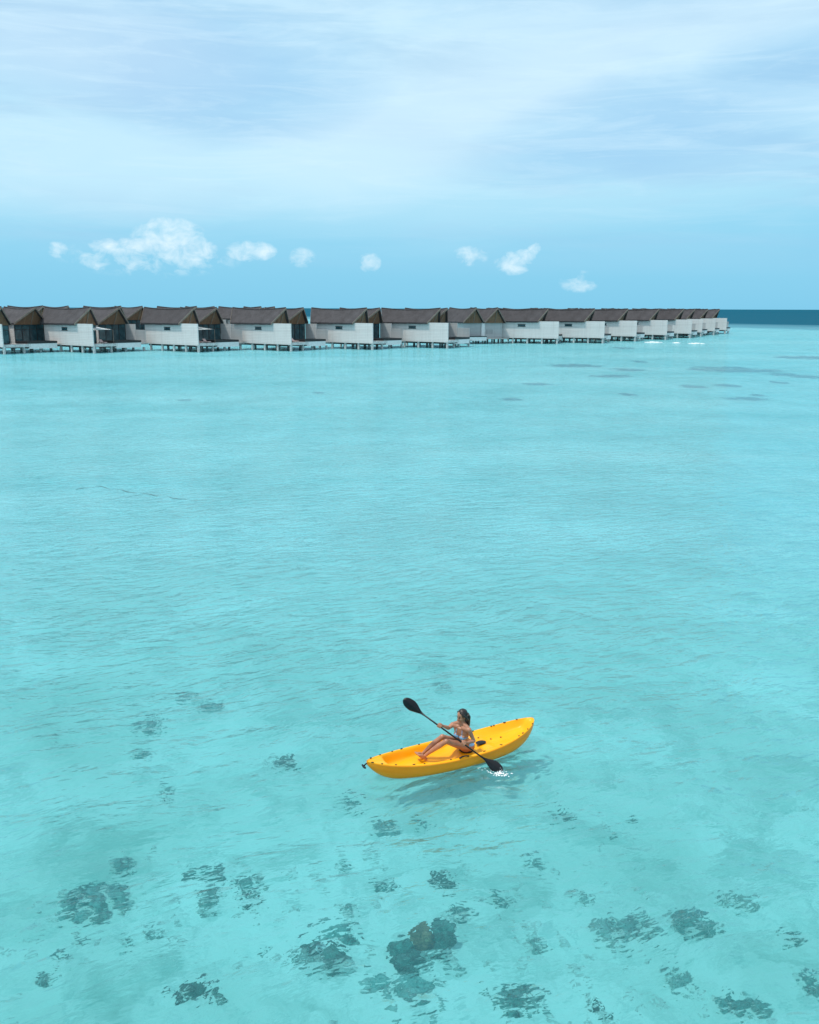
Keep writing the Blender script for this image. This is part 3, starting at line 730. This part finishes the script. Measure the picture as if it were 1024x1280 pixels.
def kayak_hull():
    n = 72; bm = bmesh.new(); rows = []
    for i in range(n+1):
        a = i/n; t = -math.cos(math.pi*a); t = max(-0.9995, min(0.9995, t))
        w = max(half_w(t), 0.012); s = sheer(t); k = keel(t); f = floor_z(t); x = t*KL/2
        inner = 0.80 if t < 0.3 else 0.80+0.06*sm(0.3, 0.5, t)
        fe = 0.66 - 0.10*sm(0.3, 0.5, t)
        hgt = s-k
        prof = [(0, k), (0.42*w, k+0.03*hgt), (0.72*w, k+0.14*hgt), (0.90*w, k+0.36*hgt), (0.975*w, k+0.66*hgt), (0.965*w, k+0.80*hgt), (1.0*w, s-0.035), (0.985*w, s-0.008), (0.93*w, s+0.006),
                ((inner+0.05)*w, s-0.002), (inner*w, s-0.02*min(1, (s-f)*8)-0.004), ((inner*0.45+fe*0.55)*w, f+(s-f)*0.34), (fe*w, f+(s-f)*0.06), (0.40*w, f+0.012*(1 if t > -0.7 else 0)), (0.16*w, f-0.006), (0, f-0.010)]
        ring = [bm.verts.new((x, y, z)) for y, z in prof] + [bm.verts.new((x, -y, z)) for y, z in prof[1:-1][::-1]]
        rows.append(ring)
    m_ = len(rows[0])
    for A, B in zip(rows, rows[1:]):
        for j in range(m_):
            q = bm.faces.new((A[j], A[(j+1) % m_], B[(j+1) % m_], B[j]))
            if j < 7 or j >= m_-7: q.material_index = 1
    bm.faces.new(rows[0]); bm.faces.new(rows[-1][::-1])
    bmesh.ops.recalc_face_normals(bm, faces=bm.faces[:])
    me = bpy.data.meshes.new('hull'); bm.to_mesh(me); bm.free()
    return me
kayak = empty('kayak', (KC.x, KC.y, 0), KANG)
tag(kayak, 'yellow open sit-on-top kayak carrying a paddling woman', 'kayak')
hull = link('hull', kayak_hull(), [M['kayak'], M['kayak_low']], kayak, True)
sd = hull.modifiers.new('sub', 'SUBSURF'); sd.levels = 1; sd.render_levels = 1
hull.cycles.is_caustics_receiver = True
def rim_pt(t, side, frac=0.93): return Vector((t*KL/2, side*half_w(t)*frac, sheer(t)+0.006))
for side, ts in ((-1, (-0.955, -0.87, -0.74, -0.56, -0.45, -0.16, 0.24, 0.46, 0.70, 0.76, 0.84, 0.93)), (1, (-0.93, -0.80, -0.64, -0.52, -0.30, 0.27, 0.36, 0.58, 0.61, 0.73, 0.86))):
    for i, t in enumerate(ts):
        b = MB(); q = rim_pt(t, side, 0.90); b.sphere((0, 0, 0), (0.019 if i % 3 else 0.030, 0.012, 0.009), 2)
        o = b.build('pad_eye', M['black_plastic'], kayak, True); o.location = q
        o.rotation_euler = (0, 0, math.atan2(side*(half_w(t+0.01)-half_w(t-0.01)), 0.01*KL))
for x, y in ((0.52, -0.16), (0.62, 0.10), (0.36, 0.17), (0.50, 0.12)):
    b = MB(); b.sphere((0, 0, 0), (0.018, 0.018, 0.008), 2); o = b.build('scupper', M['black_plastic'], kayak, True); o.location = (x*KL/2, y, floor_z(x)+0.008)
b = MB(); tip = Vector((-KL/2, 0, sheer(-1)-0.06))
b.tube([tip+Vector((0.03, 0, 0.03)), tip+Vector((-0.03, 0, 0.0)), tip+Vector((-0.055, 0, -0.03))], 0.012, 8); b.tube([tip+Vector((-0.055, -0.06, -0.03)), tip+Vector((-0.055, 0, -0.034)), tip+Vector((-0.055, 0.06, -0.03))], [0.017, 0.021, 0.017], 10)
b.build('carry_handle', M['black_plastic'], kayak, True)
for side in (-1, 1):
    b = MB(); pts = [rim_pt(-0.07+0.014*k, side, 0.95)+Vector((0, side*0.004, 0.004+0.020*math.sin(math.pi*k/8))) for k in range(9)]
    b.tube(pts, 0.013, 8); b.build('side_handle', M['black_plastic'], kayak, True)
b = MB(); b.sphere((0, 0, 0), (0.105, 0.075, 0.018), 3); h = b.build('hatch_cover', M['black_plastic'], kayak, True); h.location = (0.325*KL/2, -0.02, floor_z(0.325)+0.012)
b = MB(); b.sphere((0, 0, 0), (0.13, 0.15, 0.020), 3); h = b.build('seat_pad', M['black_plastic'], kayak, True); h.location = (0.15*KL/2, 0, 0.135)
KM = Matrix.Translation(kayak.location) @ Matrix.Rotation(KANG, 4, 'Z')

# ------------------------------------------------------------------ paddle
PT = at(628, 965, -0.03)                       # tip of the dipped blade
RH = at(549, 907.5, 0.80)                      # grip of the far hand
pd = (RH-PT).normalized()
def on_shaft(px):                              # point of the shaft seen at column px
    lo, hi = 0.0, 2.6
    for _ in range(50):
        m_ = (lo+hi)/2; q = PT+pd*m_; d = q-C0
        x = 512 + F*d.dot(cr)/d.dot(fwd)
        if x > px: lo = m_
        else: hi = m_
    return lo
LEN = on_shaft(504.5); TL = on_shaft(579); TR = on_shaft(549)
mid = PT + pd*(LEN/2)
view = (C0-mid).normalized(); bn = (view - pd*view.dot(pd)).normalized(); bs = pd.cross(bn)
paddle = empty('paddle', mid); tag(paddle, 'black double-bladed paddle held across the yellow kayak', 'paddle')
MB().tube([PT-mid+pd*0.36, PT-mid+pd*(LEN-0.36)], 0.0145, 12).build('shaft', M['carbon'], paddle, True)
def blade(base, d, twist):
    """spooned blade: base at the throat, d toward the tip"""
    n_ = (Quaternion(pd, twist) @ bn); s_ = pd.cross(n_)
    nu, nv = 18, 10; bm = bmesh.new(); A = []; B = []; Ln = 0.47
    for i in range(nu+1):
        a = i/nu; w = 0.016 + 0.079*sm(0.05, 0.62, a)
        if a > 0.62: w *= math.sqrt(max(0.0, 1-((a-0.62)/0.385)**2.3))
        ra, rb = [], []
        for j in range(nv+1):
            s = -1+2*j/nv
            q = base + d*(a*Ln) + s_*(s*w + 0.012*a) + n_*(0.035*math.sin(a*2.2)*0.5 - 0.03*s*s*sm(0.1, 0.5, a)*0.8)
            rib = 0.012*math.exp(-(s/0.16)**2)*(1-a) + 0.004
            ra.append(bm.verts.new(q + n_*rib)); rb.append(bm.verts.new(q - n_*rib))
        A.append(ra); B.append(rb)
    for i in range(nu):
        for j in range(nv):
            bm.faces.new((A[i][j], A[i+1][j], A[i+1][j+1], A[i][j+1])); bm.faces.new((B[i][j], B[i][j+1], B[i+1][j+1], B[i+1][j]))
        bm.faces.new((A[i][0], B[i][0], B[i+1][0], A[i+1][0])); bm.faces.new((A[i][nv], A[i+1][nv], B[i+1][nv], B[i][nv]))
    for j in range(nv):
        bm.faces.new((A[0][j], A[0][j+1], B[0][j+1], B[0][j])); bm.faces.new((A[nu][j], B[nu][j], B[nu][j+1], A[nu][j+1]))
    bmesh.ops.recalc_face_normals(bm, faces=bm.faces[:])
    me = bpy.data.meshes.new('blade'); bm.to_mesh(me); bm.free()
    return link('blade', me, M['carbon'], paddle, True)
blade(PT-mid+pd*0.46, -pd, R(18)); blade(PT-mid+pd*(LEN-0.46), pd, R(-12))

# splash round the dipped blade
mb = MB(); g = random.Random(3); sp = at(624, 967, 0)
for i in range(70):
    a = g.uniform(0, 6.28); rr = abs(g.gauss(0, 0.07)); s = g.uniform(0.004, 0.013)
    q = Vector((rr*math.cos(a)*1.5+0.02, rr*math.sin(a)*0.9, abs(g.gauss(0, 0.03))))
    if i % 3: lobe(mb.bm, Vector((q.x, q.y, 0.003)), (s*2.4, s*1.2, 0.006), i, 0.6, 1)
    else: mb.sphere(q, s*0.5, 1)
for i in range(18):
    k = i/17; q = at(603+22*k, 962+3*k, 0)-sp; s = g.uniform(0.004, 0.010)
    lobe(mb.bm, Vector((q.x+g.gauss(0, 0.05), q.y+g.gauss(0, 0.05), 0.003)), (s*2.5, s, 0.005), i, 0.6, 1)
spo = mb.build('splash', M['foam'], None, True); spo.location = sp; tag(spo, 'small white splash where the paddle blade dips into the water', 'splash')

# ------------------------------------------------------------------ paddler
V3 = Vector
seat_dir = (V3((KB.x, KB.y, 0))-V3((KS.x, KS.y, 0))).normalized()     # toward the bow: where the legs point
lat = V3((seat_dir.y, -seat_dir.x, 0))                               # her right side (away from camera)
PEL = KM @ V3((0.135*KL/2, 0.0, 0.255))
NECK = at(574.5, 905.5, 0.755)
SR, SL = at(565.0, 904.5, 0.715), at(587.5, 912.0, 0.70)
HEAD = at(577.5, 895.0, 0.905)
_m = (SR+SL)/2; SR, SL = SR.lerp(_m, 0.10)-V3((0, 0, 0.012)), SL.lerp(_m, 0.10)-V3((0, 0, 0.012))
NECK = _m.lerp(HEAD, 0.42) + V3((0.012, 0.020, 0))
EL_L, EL_R = at(592.5, 926.0, 0.47), None
KN_L, KN_R = at(558, 926.5, 0.50), at(553, 921.0, 0.51)
AN_L, AN_R = at(530.5, 945.5, 0.165), at(527.5, 943.0, 0.17)
HIP_L, HIP_R = PEL - lat*0.088 + V3((0, 0, -0.01)), PEL + lat*0.088 + V3((0, 0, -0.01))
gl_, gr_ = PT+pd*TL, PT+pd*TR
WR_L = gl_ + (EL_L-gl_).normalized()*0.085
WR_R = gr_ + (SR-gr_).normalized()*0.085
EL_R = (SR+WR_R)/2 + V3((0.02, 0.03, -0.07))
print('limbs', [(n, round((a-b).length, 3)) for n, a, b in (('upL', SL, EL_L), ('foreL', EL_L, WR_L), ('upR', SR, EL_R), ('foreR', EL_R, WR_R), ('thL', HIP_L, KN_L), ('shL', KN_L, AN_L), ('thR', HIP_R, KN_R), ('shR', KN_R, AN_R), ('sh', SL, SR), ('torso', PEL, NECK), ('paddle', PT, PT+pd*LEN))])
body = MB()
def chain(pts, rad, n=14, sub=2):
    """tapered limb with rounded joints and a smooth radius profile"""
    pts = [V3(p) for p in pts]
    body.tube(pts, rad, n)
    for p, r in zip(pts, rad): body.sphere(p, r, sub)
def limb(a, b, prof, bulge=None):
    ps, rs = [], []
    for k, r in prof:
        p = a.lerp(b, k)
        if bulge is not None: p = p + bulge*math.sin(math.pi*k)
        ps.append(p); rs.append(r)
    chain(ps, rs)
# legs
up = V3((0, 0, 1))
for hip, kn, an in ((HIP_L, KN_L, AN_L), (HIP_R, KN_R, AN_R)):
    limb(hip, kn, [(0, .088), (.15, .084), (.4, .074), (.7, .060), (.92, .050), (1, .050)], V3((0, 0, -0.012)))
    limb(kn, an, [(0, .050), (.12, .046), (.32, .051), (.55, .043), (.8, .031), (1, .028)], (an-kn).cross(lat).normalized()*-0.012)
    ft = (seat_dir*0.80 + V3((0, 0, 0.45))).normalized(); side = 1 if hip is HIP_R else -1
    heel = an - ft*0.045 + V3((0, 0, -0.035)); ball = an + ft*0.115 + V3((0, 0, -0.012))
    chain([heel, an + ft*0.03 + V3((0, 0, -0.03)), ball], [.027, .031, .027])
    chain([an, an+ft*0.05+V3((0, 0, 0.004)), ball], [.028, .027, .022])
    chain([ball-lat*0.020, ball+lat*0.020], [.022, .020])
    toes = []
    for q in range(5):
        o_ = lat*((q-2)*0.0155*side) * 1.0
        ln = (0.052, 0.050, 0.046, 0.040, 0.034)[q] if True else 0
        t0 = ball + o_*1.0 + ft*0.012; t1 = t0 + ft*ln*0.62 + V3((0, 0, 0.004)); chain([t0, t0.lerp(t1, 0.6), t1], [.0105 if q == 0 else .0085]*3, 8, 1); toes.append(t1)
# torso loft
sh_lat = (SR-SL).normalized()
sh_mid = (SR+SL)/2
def torso_frame(k):
    c = PEL.lerp(sh_mid, k); ax = (sh_mid-PEL).normalized()
    l_ = (lat.lerp(sh_lat, sm(0.1, 0.9, k))); l_ = (l_ - ax*l_.dot(ax)).normalized(); f_ = ax.cross(l_)
    if f_.dot(seat_dir) < 0: f_ = -f_
    return c, l_, f_, ax
tor = [(-.17, .115, .085, 0), (-.06, .160, .118, 0), (.06, .168, .122, 0), (.20, .150, .102, .004), (.36, .122, .084, .010), (.48, .118, .084, .012), (.62, .128, .094, .010), (.76, .140, .098, .004), (.88, .148, .088, -.004), (.97, .135, .068, -.008), (1.04, .085, .052, -.010)]
NS = 28; rings = []
for k, a, b_, off in tor:
    c, l_, f_, ax = torso_frame(max(0, min(1, k))); c = c + ax*((k-max(0, min(1, k)))*(sh_mid-PEL).length) + f_*off
    if k < 0: c = PEL + up*(k*0.44)
    rings.append([body.bm.verts.new(c + l_*(a*math.copysign(abs(math.cos(q))**0.86, math.cos(q))) + f_*(b_*math.copysign(abs(math.sin(q))**0.9, math.sin(q)))) for q in [2*math.pi*i/NS for i in range(NS)]])
for A, B in zip(rings, rings[1:]):
    for i in range(NS): body.bm.faces.new((A[i], A[(i+1) % NS], B[(i+1) % NS], B[i]))
body.bm.faces.new(rings[0][::-1]); body.bm.faces.new(rings[-1])
c76, l76, f76, a76 = torso_frame(0.70)
BR = [c76 + l76*0.062 + f76*0.080, c76 - l76*0.062 + f76*0.080]
for q in BR: body.sphere(q, (0.058, 0.058, 0.056), 3)
for hip in (HIP_L, HIP_R): body.sphere(hip - seat_dir*0.045 + V3((0, 0, -0.005)), (0.098, 0.098, 0.095), 3)
# shoulders, neck
limb(sh_mid + (SR-sh_mid)*0.35, SR, [(0, .050), (.6, .050), (1, .047)]); limb(sh_mid + (SL-sh_mid)*0.35, SL, [(0, .050), (.6, .050), (1, .047)])
face = (at(560, 893, 0.84)-HEAD); face = (V3((-0.80, -0.50, -0.26))).normalized()
hup = (up - face*up.dot(face)).normalized(); hs = face.cross(hup)
chain([sh_mid + V3((0.015, 0.025, 0.0)), NECK, HEAD - up*0.06 - face*0.015], [.056, .046, .046])
for q in (SR, SL): limb(NECK + up*0.005, q, [(0, .040), (.45, .042), (1, .042)])
# head
def hp(f, s, u): return HEAD + face*f + hs*s + hup*u
hrot = Matrix((( face.x, hs.x, hup.x), (face.y, hs.y, hup.y), (face.z, hs.z, hup.z)))
body.sphere(hp(-0.012, 0, 0.030), (0.092, 0.073, 0.088), 3, hrot)
body.sphere(hp(0.030, 0, -0.025), (0.056, 0.056, 0.070), 3, hrot)
body.sphere(hp(0.052, 0, -0.085), (0.026, 0.026, 0.020), 2, hrot)
body.sphere(hp(0.010, 0, -0.060), (0.050, 0.050, 0.035), 2, hrot)
chain([hp(0.084, 0, 0.012), hp(0.103, 0, -0.030)], [.008, .013], 8, 1); body.sphere(hp(0.092, 0.011, -0.034), .009, 1); body.sphere(hp(0.092, -0.011, -0.034), .009, 1)
for s in (-1, 1):
    body.sphere(hp(-0.002, s*0.074, -0.010), (0.018, 0.008, 0.028), 2, hrot)
    body.sphere(hp(0.060, s*0.036, -0.030), (0.024, 0.020, 0.022), 2, hrot)
body.sphere(hp(0.080, 0, -0.058), (0.012, 0.022, 0.008), 2, hrot)
# arms
limb(SL, EL_L, [(0, .047), (.15, .045), (.5, .039), (.85, .034), (1, .034)]); limb(EL_L, WR_L, [(0, .035), (.25, .036), (.6, .028), (1, .022)])
limb(SR, EL_R, [(0, .047), (.15, .045), (.5, .039), (.85, .034), (1, .034)]); limb(EL_R, WR_R, [(0, .035), (.25, .036), (.6, .028), (1, .022)])
# hands closed round the shaft: palm, four unequal fingers, thumb
def hand(g_, wr, flip):
    d = pd*flip
    w_ = (wr-g_); w_ = (w_-pd*w_.dot(pd)).normalized()         # from shaft toward the wrist
    n_ = pd.cross(w_)
    n_ = n_ if n_.z > 0 else -n_                               # back of the hand is uppermost
    palm_c = g_ + w_*0.030 + n_*0.022
    chain([wr, wr.lerp(palm_c, 0.5), palm_c], [.023, .027, .026], 10)
    for k in (-1.4, -0.5, 0.4, 1.3):
        chain([wr.lerp(palm_c, 0.4)+d*k*0.010, g_ + w_*0.018 + n_*0.026 + d*k*0.0215], [.016, .0125], 8, 1)
    for q, k in enumerate((-1.5, -0.5, 0.5, 1.5)):
        rr = (0.024, 0.026, 0.025, 0.023)[q]; sw = (3.6, 4.0, 3.8, 3.2)[q]; pts = []
        for m_ in range(7):
            th = 1.0 + sw*m_/6                                 # from the knuckle over the shaft and back under to the palm
            pts.append(g_ + d*(k*0.0215) + w_*(rr*math.cos(th)) + n_*(rr*math.sin(th)))
        chain(pts, [.0098, .0096, .0092, .0088, .0084, .0080, .0076], 8, 1)
    tb = palm_c + d*0.034 - n_*0.006; pts = [palm_c + d*0.016]
    for m_ in range(4):
        th = 0.55 - 1.15*m_/3*1.4
        pts.append(g_ + d*(0.046-0.006*m_) + w_*(0.028*math.cos(th)) + n_*(0.028*math.sin(th)))
    chain(pts, [.014, .0125, .0115, .0105, .0095], 8, 1)
hand(gl_, WR_L, 1); hand(gr_, WR_R, -1)
raw = body.build('person', M['skin'], None, True)
md = raw.modifiers.new('remesh', 'REMESH'); md.mode = 'VOXEL'; md.voxel_size = 0.0048; md.use_smooth_shade = True
ms = raw.modifiers.new('smooth', 'SMOOTH'); ms.factor = 0.5; ms.iterations = 4
dg = bpy.context.evaluated_depsgraph_get(); bme = bpy.data.meshes.new_from_object(raw.evaluated_get(dg))
raw.modifiers.clear(); old = raw.data; raw.data = bme; bpy.data.meshes.remove(old)
if not bme.materials: bme.materials.append(M['skin'])
for p in bme.polygons: p.use_smooth = True
person = raw; tag(person, 'woman in a light blue bikini sitting in the kayak, gripping the paddle', 'person')
# clothing: shells that follow the body
def shell(name, test, m, out=0.004):
    bm = bmesh.new(); bm.from_mesh(bme); bm.verts.ensure_lookup_table()
    keep = {v.index for v in bm.verts if test(v.co, v.normal)}
    dele = [f for f in bm.faces if not all(v.index in keep for v in f.verts)]
    bmesh.ops.delete(bm, geom=dele, context='FACES')
    bmesh.ops.delete(bm, geom=[v for v in bm.verts if not v.link_faces], context='VERTS')
    for v in bm.verts: v.co += v.normal*out
    me = bpy.data.meshes.new(name); bm.to_mesh(me); bm.free()
    return link(name, me, m, person, True)
def bra(p, n):
    q = p-c76; x = q.dot(l76); z = q.dot(a76); y = q.dot(f76)
    if abs(x) > 0.16 or y < -0.14 or y > 0.17: return False
    if y > 0.05:
        for s in (-1, 1):
            if ((x-s*0.062)/0.060)**2 + ((z+0.004)/0.050)**2 < 1: return True
        if abs(x) < 0.125 and -0.052 < z < -0.030: return True
    if -0.052 < z < -0.024 and abs(x) < 0.15 and y > -0.13: return True
    # neck straps
    if y > 0.0 and 0.02 < z < 0.15:
        xs = 0.064 - 0.10*(z-0.02)*0.7
        if abs(abs(x)-xs) < 0.008: return True
    return False
shell('bikini_top', bra, M['bikini'])
def pants(p, n):
    q = p-PEL; x = q.dot(lat); f_ = q.dot(seat_dir); z = q.z
    if abs(x) > 0.2 or z > 0.075 or f_ < -0.17: return False
    if f_ > 0.02:
        return abs(x) < 0.035 + 0.9*max(0, z-0.0) + 0.02 and f_ < 0.088 and z > -0.03
    return z > -0.12 and (z > -0.02 - 0.4*f_ or abs(x) < 0.12) and not (abs(x) > 0.12 and z < 0.02)
shell('bikini_bottom', pants, M['bikini'])
# hair: swept back and hanging straight down behind the shoulders
hb = MB()
hb.sphere(hp(-0.026, 0, 0.036), (0.094, 0.083, 0.094), 3, hrot)
hb.sphere(hp(-0.055, 0, -0.010), (0.068, 0.078, 0.085), 3, hrot)
hd = [hp(-0.080, 0, 0.010), hp(-0.098, 0, -0.060), HEAD - face*0.115 - up*0.12, HEAD - face*0.125 - up*0.20, HEAD - face*0.12 - up*0.27, HEAD-face*0.105-up*0.33]
for o_ in (-0.045, -0.022, 0, 0.022, 0.045):
    hb.tube([p + hs*o_*(1-0.10*i) for i, p in enumerate(hd)], [.048, .047, .043, .036, .027, .012], 10)
for s in (-1, 1):
    hb.tube([hp(0.030, s*0.048, 0.088), hp(0.004, s*0.078, 0.040), hp(-0.035, s*0.082, -0.03), hp(-0.065, s*0.062, -0.10)], [.018, .020, .024, .028], 8)
hraw = hb.build('hair', M['hair'], None, True)
md = hraw.modifiers.new('remesh', 'REMESH'); md.mode = 'VOXEL'; md.voxel_size = 0.006; ms = hraw.modifiers.new('smooth', 'SMOOTH'); ms.factor = 0.5; ms.iterations = 3
dg = bpy.context.evaluated_depsgraph_get(); hme = bpy.data.meshes.new_from_object(hraw.evaluated_get(dg))
hraw.modifiers.clear(); hraw.data = hme
if not hme.materials: hme.materials.append(M['hair'])
bm = bmesh.new(); bm.from_mesh(hme)       # keep the face clear
cut = []
for v in bm.verts:
    q = v.co-HEAD; f_, s_, u_ = q.dot(face), q.dot(hs), q.dot(hup)
    k = noise.noise(V3((s_*90, f_*14, u_*8))); v.co += v.normal*0.004*k
    if f_ > 0.035 and u_ < 0.075 and abs(s_) < 0.062: cut.append(v)
bmesh.ops.delete(bm, geom=cut, context='VERTS'); bm.to_mesh(hme); bm.free()
for p in hme.polygons: p.use_smooth = True
hraw.parent = person
for s in (-1, 1):
    b = MB(); b.sphere(hp(0.078, s*0.031, 0.006), (0.008, 0.014, 0.006), 2, hrot); b.build('eye', M['eye'], person, True)
    b = MB(); b.tube([hp(0.080, s*0.014, 0.026), hp(0.082, s*0.032, 0.032), hp(0.070, s*0.052, 0.026)], [.003, .004, .002], 6); b.build('eyebrow', M['hair'], person, True)
b = MB(); b.sphere(hp(0.088, 0, -0.058), (0.008, 0.022, 0.006), 2, hrot); b.build('mouth', M['lip'], person, True)

# ------------------------------------------------------------------ sky and sun
SUN_AZ, SUN_EL = R(-112), R(69)            # azimuth from +Y toward +X
sun = bpy.data.lights.new('sun', 'SUN'); sun.energy = 2.7; sun.angle = R(4.0); sun.color = (1.0, 0.95, 0.87)
so = bpy.data.objects.new('sun', sun); COL.objects.link(so)
to_sun = V3((math.sin(SUN_AZ)*math.cos(SUN_EL), math.cos(SUN_AZ)*math.cos(SUN_EL), math.sin(SUN_EL)))
so.rotation_euler = to_sun.to_track_quat('Z', 'Y').to_euler(); sun.cycles.is_caustics_light = True
W = bpy.data.worlds.new('World'); S.world = W; W.use_nodes = True
nt = W.node_tree; nt.nodes.clear(); L = nt.links.new
wo = nt.nodes.new('ShaderNodeOutputWorld')
sky = nt.nodes.new('ShaderNodeTexSky'); sky.sky_type = 'NISHITA'; sky.sun_disc = False
sky.sun_elevation = SUN_EL; sky.sun_rotation = SUN_AZ; sky.air_density = 1.0; sky.dust_density = 0.3; sky.ozone_density = 3.0
bg1 = nt.nodes.new('ShaderNodeBackground'); L(sky.outputs[0], bg1.inputs[0]); bg1.inputs[1].default_value = 0.08
gv = coords(nt, 'Generated'); sp_ = nt.nodes.new('ShaderNodeSeparateXYZ'); L(gv, sp_.inputs[0])
el = vmath(nt, 'ARCSINE', sp_.outputs[2]); az = vmath(nt, 'ARCTAN2', sp_.outputs[0], sp_.outputs[1])
cm = nt.nodes.new('ShaderNodeCombineXYZ'); L(az, cm.inputs[0]); L(el, cm.inputs[1]); ae = cm.outputs[0]
# thin high veil of cloud: colour by height, broken by soft streaks
base = ramp(nt, vmath(nt, 'DIVIDE', el, 0.6), [(0.0, (0.185, 0.54, 0.765)), (0.10, (0.235, 0.585, 0.795)), (0.20, (0.335, 0.665, 0.845)), (0.30, (0.43, 0.71, 0.88)), (0.55, (0.40, 0.64, 0.85)), (0.75, (0.66, 0.82, 0.95)), (1.0, (0.92, 1.0, 1.08))])
st1 = noise_tex(nt, mapping(nt, ae, scale=(1.0, 3.2, 1), rot=(0, 0, R(-16)), loc=(0.35, 0.1, 0)), 2.6, 6, 0.55, 0.5)
st2 = noise_tex(nt, mapping(nt, ae, scale=(1.0, 7.0, 1), rot=(0, 0, R(3)), loc=(1.7, 0.4, 0)), 3.4, 6, 0.6, 0.4)
hi = vmath(nt, 'MULTIPLY', ramp(nt, el, [(0.03, 0.0), (0.24, 1.0)]), ramp(nt, st1, [(0.38, 0.0), (0.66, 0.95)]))
c = mixc(nt, hi, base, (0.59, 0.82, 0.94))
lo = vmath(nt, 'MULTIPLY', ramp(nt, el, [(0.03, 0.0), (0.12, 1.0)]), ramp(nt, st2, [(0.46, 0.0), (0.68, 0.75)]))
c = mixc(nt, lo, c, (0.33, 0.57, 0.78))
# broad paler banks and bluer gaps in the veil
def bank(px, py, w, h, rot):
    d = ray(px, py); a0 = math.atan2(d.x, d.y); e0 = math.asin(d.z)
    x = vmath(nt, 'SUBTRACT', az, a0); y = vmath(nt, 'SUBTRACT', el, e0); cs, sn = math.cos(R(rot)), math.sin(R(rot))
    u = vmath(nt, 'DIVIDE', vmath(nt, 'ADD', vmath(nt, 'MULTIPLY', x, cs), vmath(nt, 'MULTIPLY', y, sn)), w/F)
    v = vmath(nt, 'DIVIDE', vmath(nt, 'SUBTRACT', vmath(nt, 'MULTIPLY', y, cs), vmath(nt, 'MULTIPLY', x, sn)), h/F)
    r2 = vmath(nt, 'ADD', vmath(nt, 'MULTIPLY', u, u), vmath(nt, 'MULTIPLY', v, v))
    r2 = vmath(nt, 'ADD', r2, vmath(nt, 'MULTIPLY', vmath(nt, 'SUBTRACT', st1, 0.5), 2.2))
    return ramp(nt, r2, [(0.0, 1.0), (1.0, 0.0)])
for px, py, w, h, rot, k, cc in ((560, 130, 260, 95, 18, 0.65, (0.62, 0.82, 0.94)), (900, 30, 330, 45, 14, 0.6, (0.58, 0.78, 0.92)), (130, 205, 330, 70, 2, 0.6, (0.58, 0.81, 0.93)), (600, 235, 420, 60, 2, 0.3, (0.55, 0.80, 0.92)),
                                 (310, 95, 200, 70, 6, 0.7, (0.31, 0.575, 0.82)), (860, 140, 260, 64, 10, 0.85, (0.31, 0.575, 0.82)), (110, 60, 220, 60, -4, 0.4, (0.50, 0.67, 0.86)), (960, 195, 180, 30, 4, 0.4, (0.31, 0.575, 0.82))):
    c = mixc(nt, vmath(nt, 'MULTIPLY', bank(px, py, w, h, rot), k), c, cc)
st3 = noise_tex(nt, mapping(nt, ae, scale=(1.0, 9.0, 1), rot=(0, 0, R(-13)), loc=(0.2, 0.9, 0)), 6.5, 8, 0.66, 0.9)
wisp = vmath(nt, 'MULTIPLY', ramp(nt, el, [(0.05, 0.0), (0.16, 1.0)]), ramp(nt, st3, [(0.48, 0.0), (0.74, 0.42)]))
c = mixc(nt, wisp, c, (0.66, 0.86, 0.96))
# small cumulus near the horizon
puff = noise_tex(nt, mapping(nt, ae, scale=(1, 1.3, 1)), 58, 5, 0.60, 0.4)
def cell(px, py, w, h):
    d = ray(px, py); a0 = math.atan2(d.x, d.y); e0 = math.asin(d.z)
    dx = vmath(nt, 'DIVIDE', vmath(nt, 'SUBTRACT', az, a0), w/F); dy = vmath(nt, 'DIVIDE', vmath(nt, 'SUBTRACT', el, e0), h/F)
    r2 = vmath(nt, 'ADD', vmath(nt, 'MULTIPLY', dx, dx), vmath(nt, 'MULTIPLY', dy, dy))
    return vmath(nt, 'MAXIMUM', vmath(nt, 'SUBTRACT', 1.0, r2), 0.0)
tot = None
for px, py, w, h, k in ((212, 299, 46, 26, 1.0), (150, 309, 40, 12, 0.8), (122, 325, 24, 13, 0.6), (314, 314, 34, 13, 0.95), (230, 320, 34, 16, 0.75), (262, 316, 14, 14, 0.6), (462, 328, 15, 13, 0.8), (641, 329, 25, 15, 1.0), (668, 311, 9, 9, 0.8), (656, 320, 15, 9, 0.8), (588, 320, 24, 13, 0.5), (724, 352, 26, 14, 0.5), (72, 312, 13, 10, 0.5), (376, 322, 20, 13, 0.45), (190, 322, 110, 24, 0.30)):
    q = vmath(nt, 'MULTIPLY', cell(px, py, w, h), k); tot = q if tot is None else vmath(nt, 'MAXIMUM', tot, q)
cum = ramp(nt, vmath(nt, 'ADD', vmath(nt, 'MULTIPLY', tot, 0.56), vmath(nt, 'MULTIPLY', vmath(nt, 'SUBTRACT', puff, 0.50), 1.5)), [(0.04, 0.0), (0.70, 0.85)])
cum = vmath(nt, 'MULTIPLY', cum, ramp(nt, tot, [(0.0, 0.0), (0.2, 1.0)]))
c = mixc(nt, cum, c, (0.74, 0.89, 0.96))
bg2 = nt.nodes.new('ShaderNodeBackground'); L(c, bg2.inputs[0]); bg2.inputs[1].default_value = 1.0
mx = nt.nodes.new('ShaderNodeMixShader'); mx.inputs[0].default_value = 0.94
L(bg1.outputs[0], mx.inputs[1]); L(bg2.outputs[0], mx.inputs[2]); L(mx.outputs[0], wo.inputs[0])

# ------------------------------------------------------------------ render settings
S.render.engine = 'CYCLES'
S.view_settings.view_transform = 'Standard'; S.view_settings.look = 'None'; S.view_settings.exposure = 0.2; S.view_settings.gamma = 1.0
S.cycles.use_denoising = True
S.cycles.max_bounces = 8; S.cycles.transparent_max_bounces = 8
S.cycles.sample_clamp_indirect = 2.0; S.cycles.sample_clamp_direct = 3.0
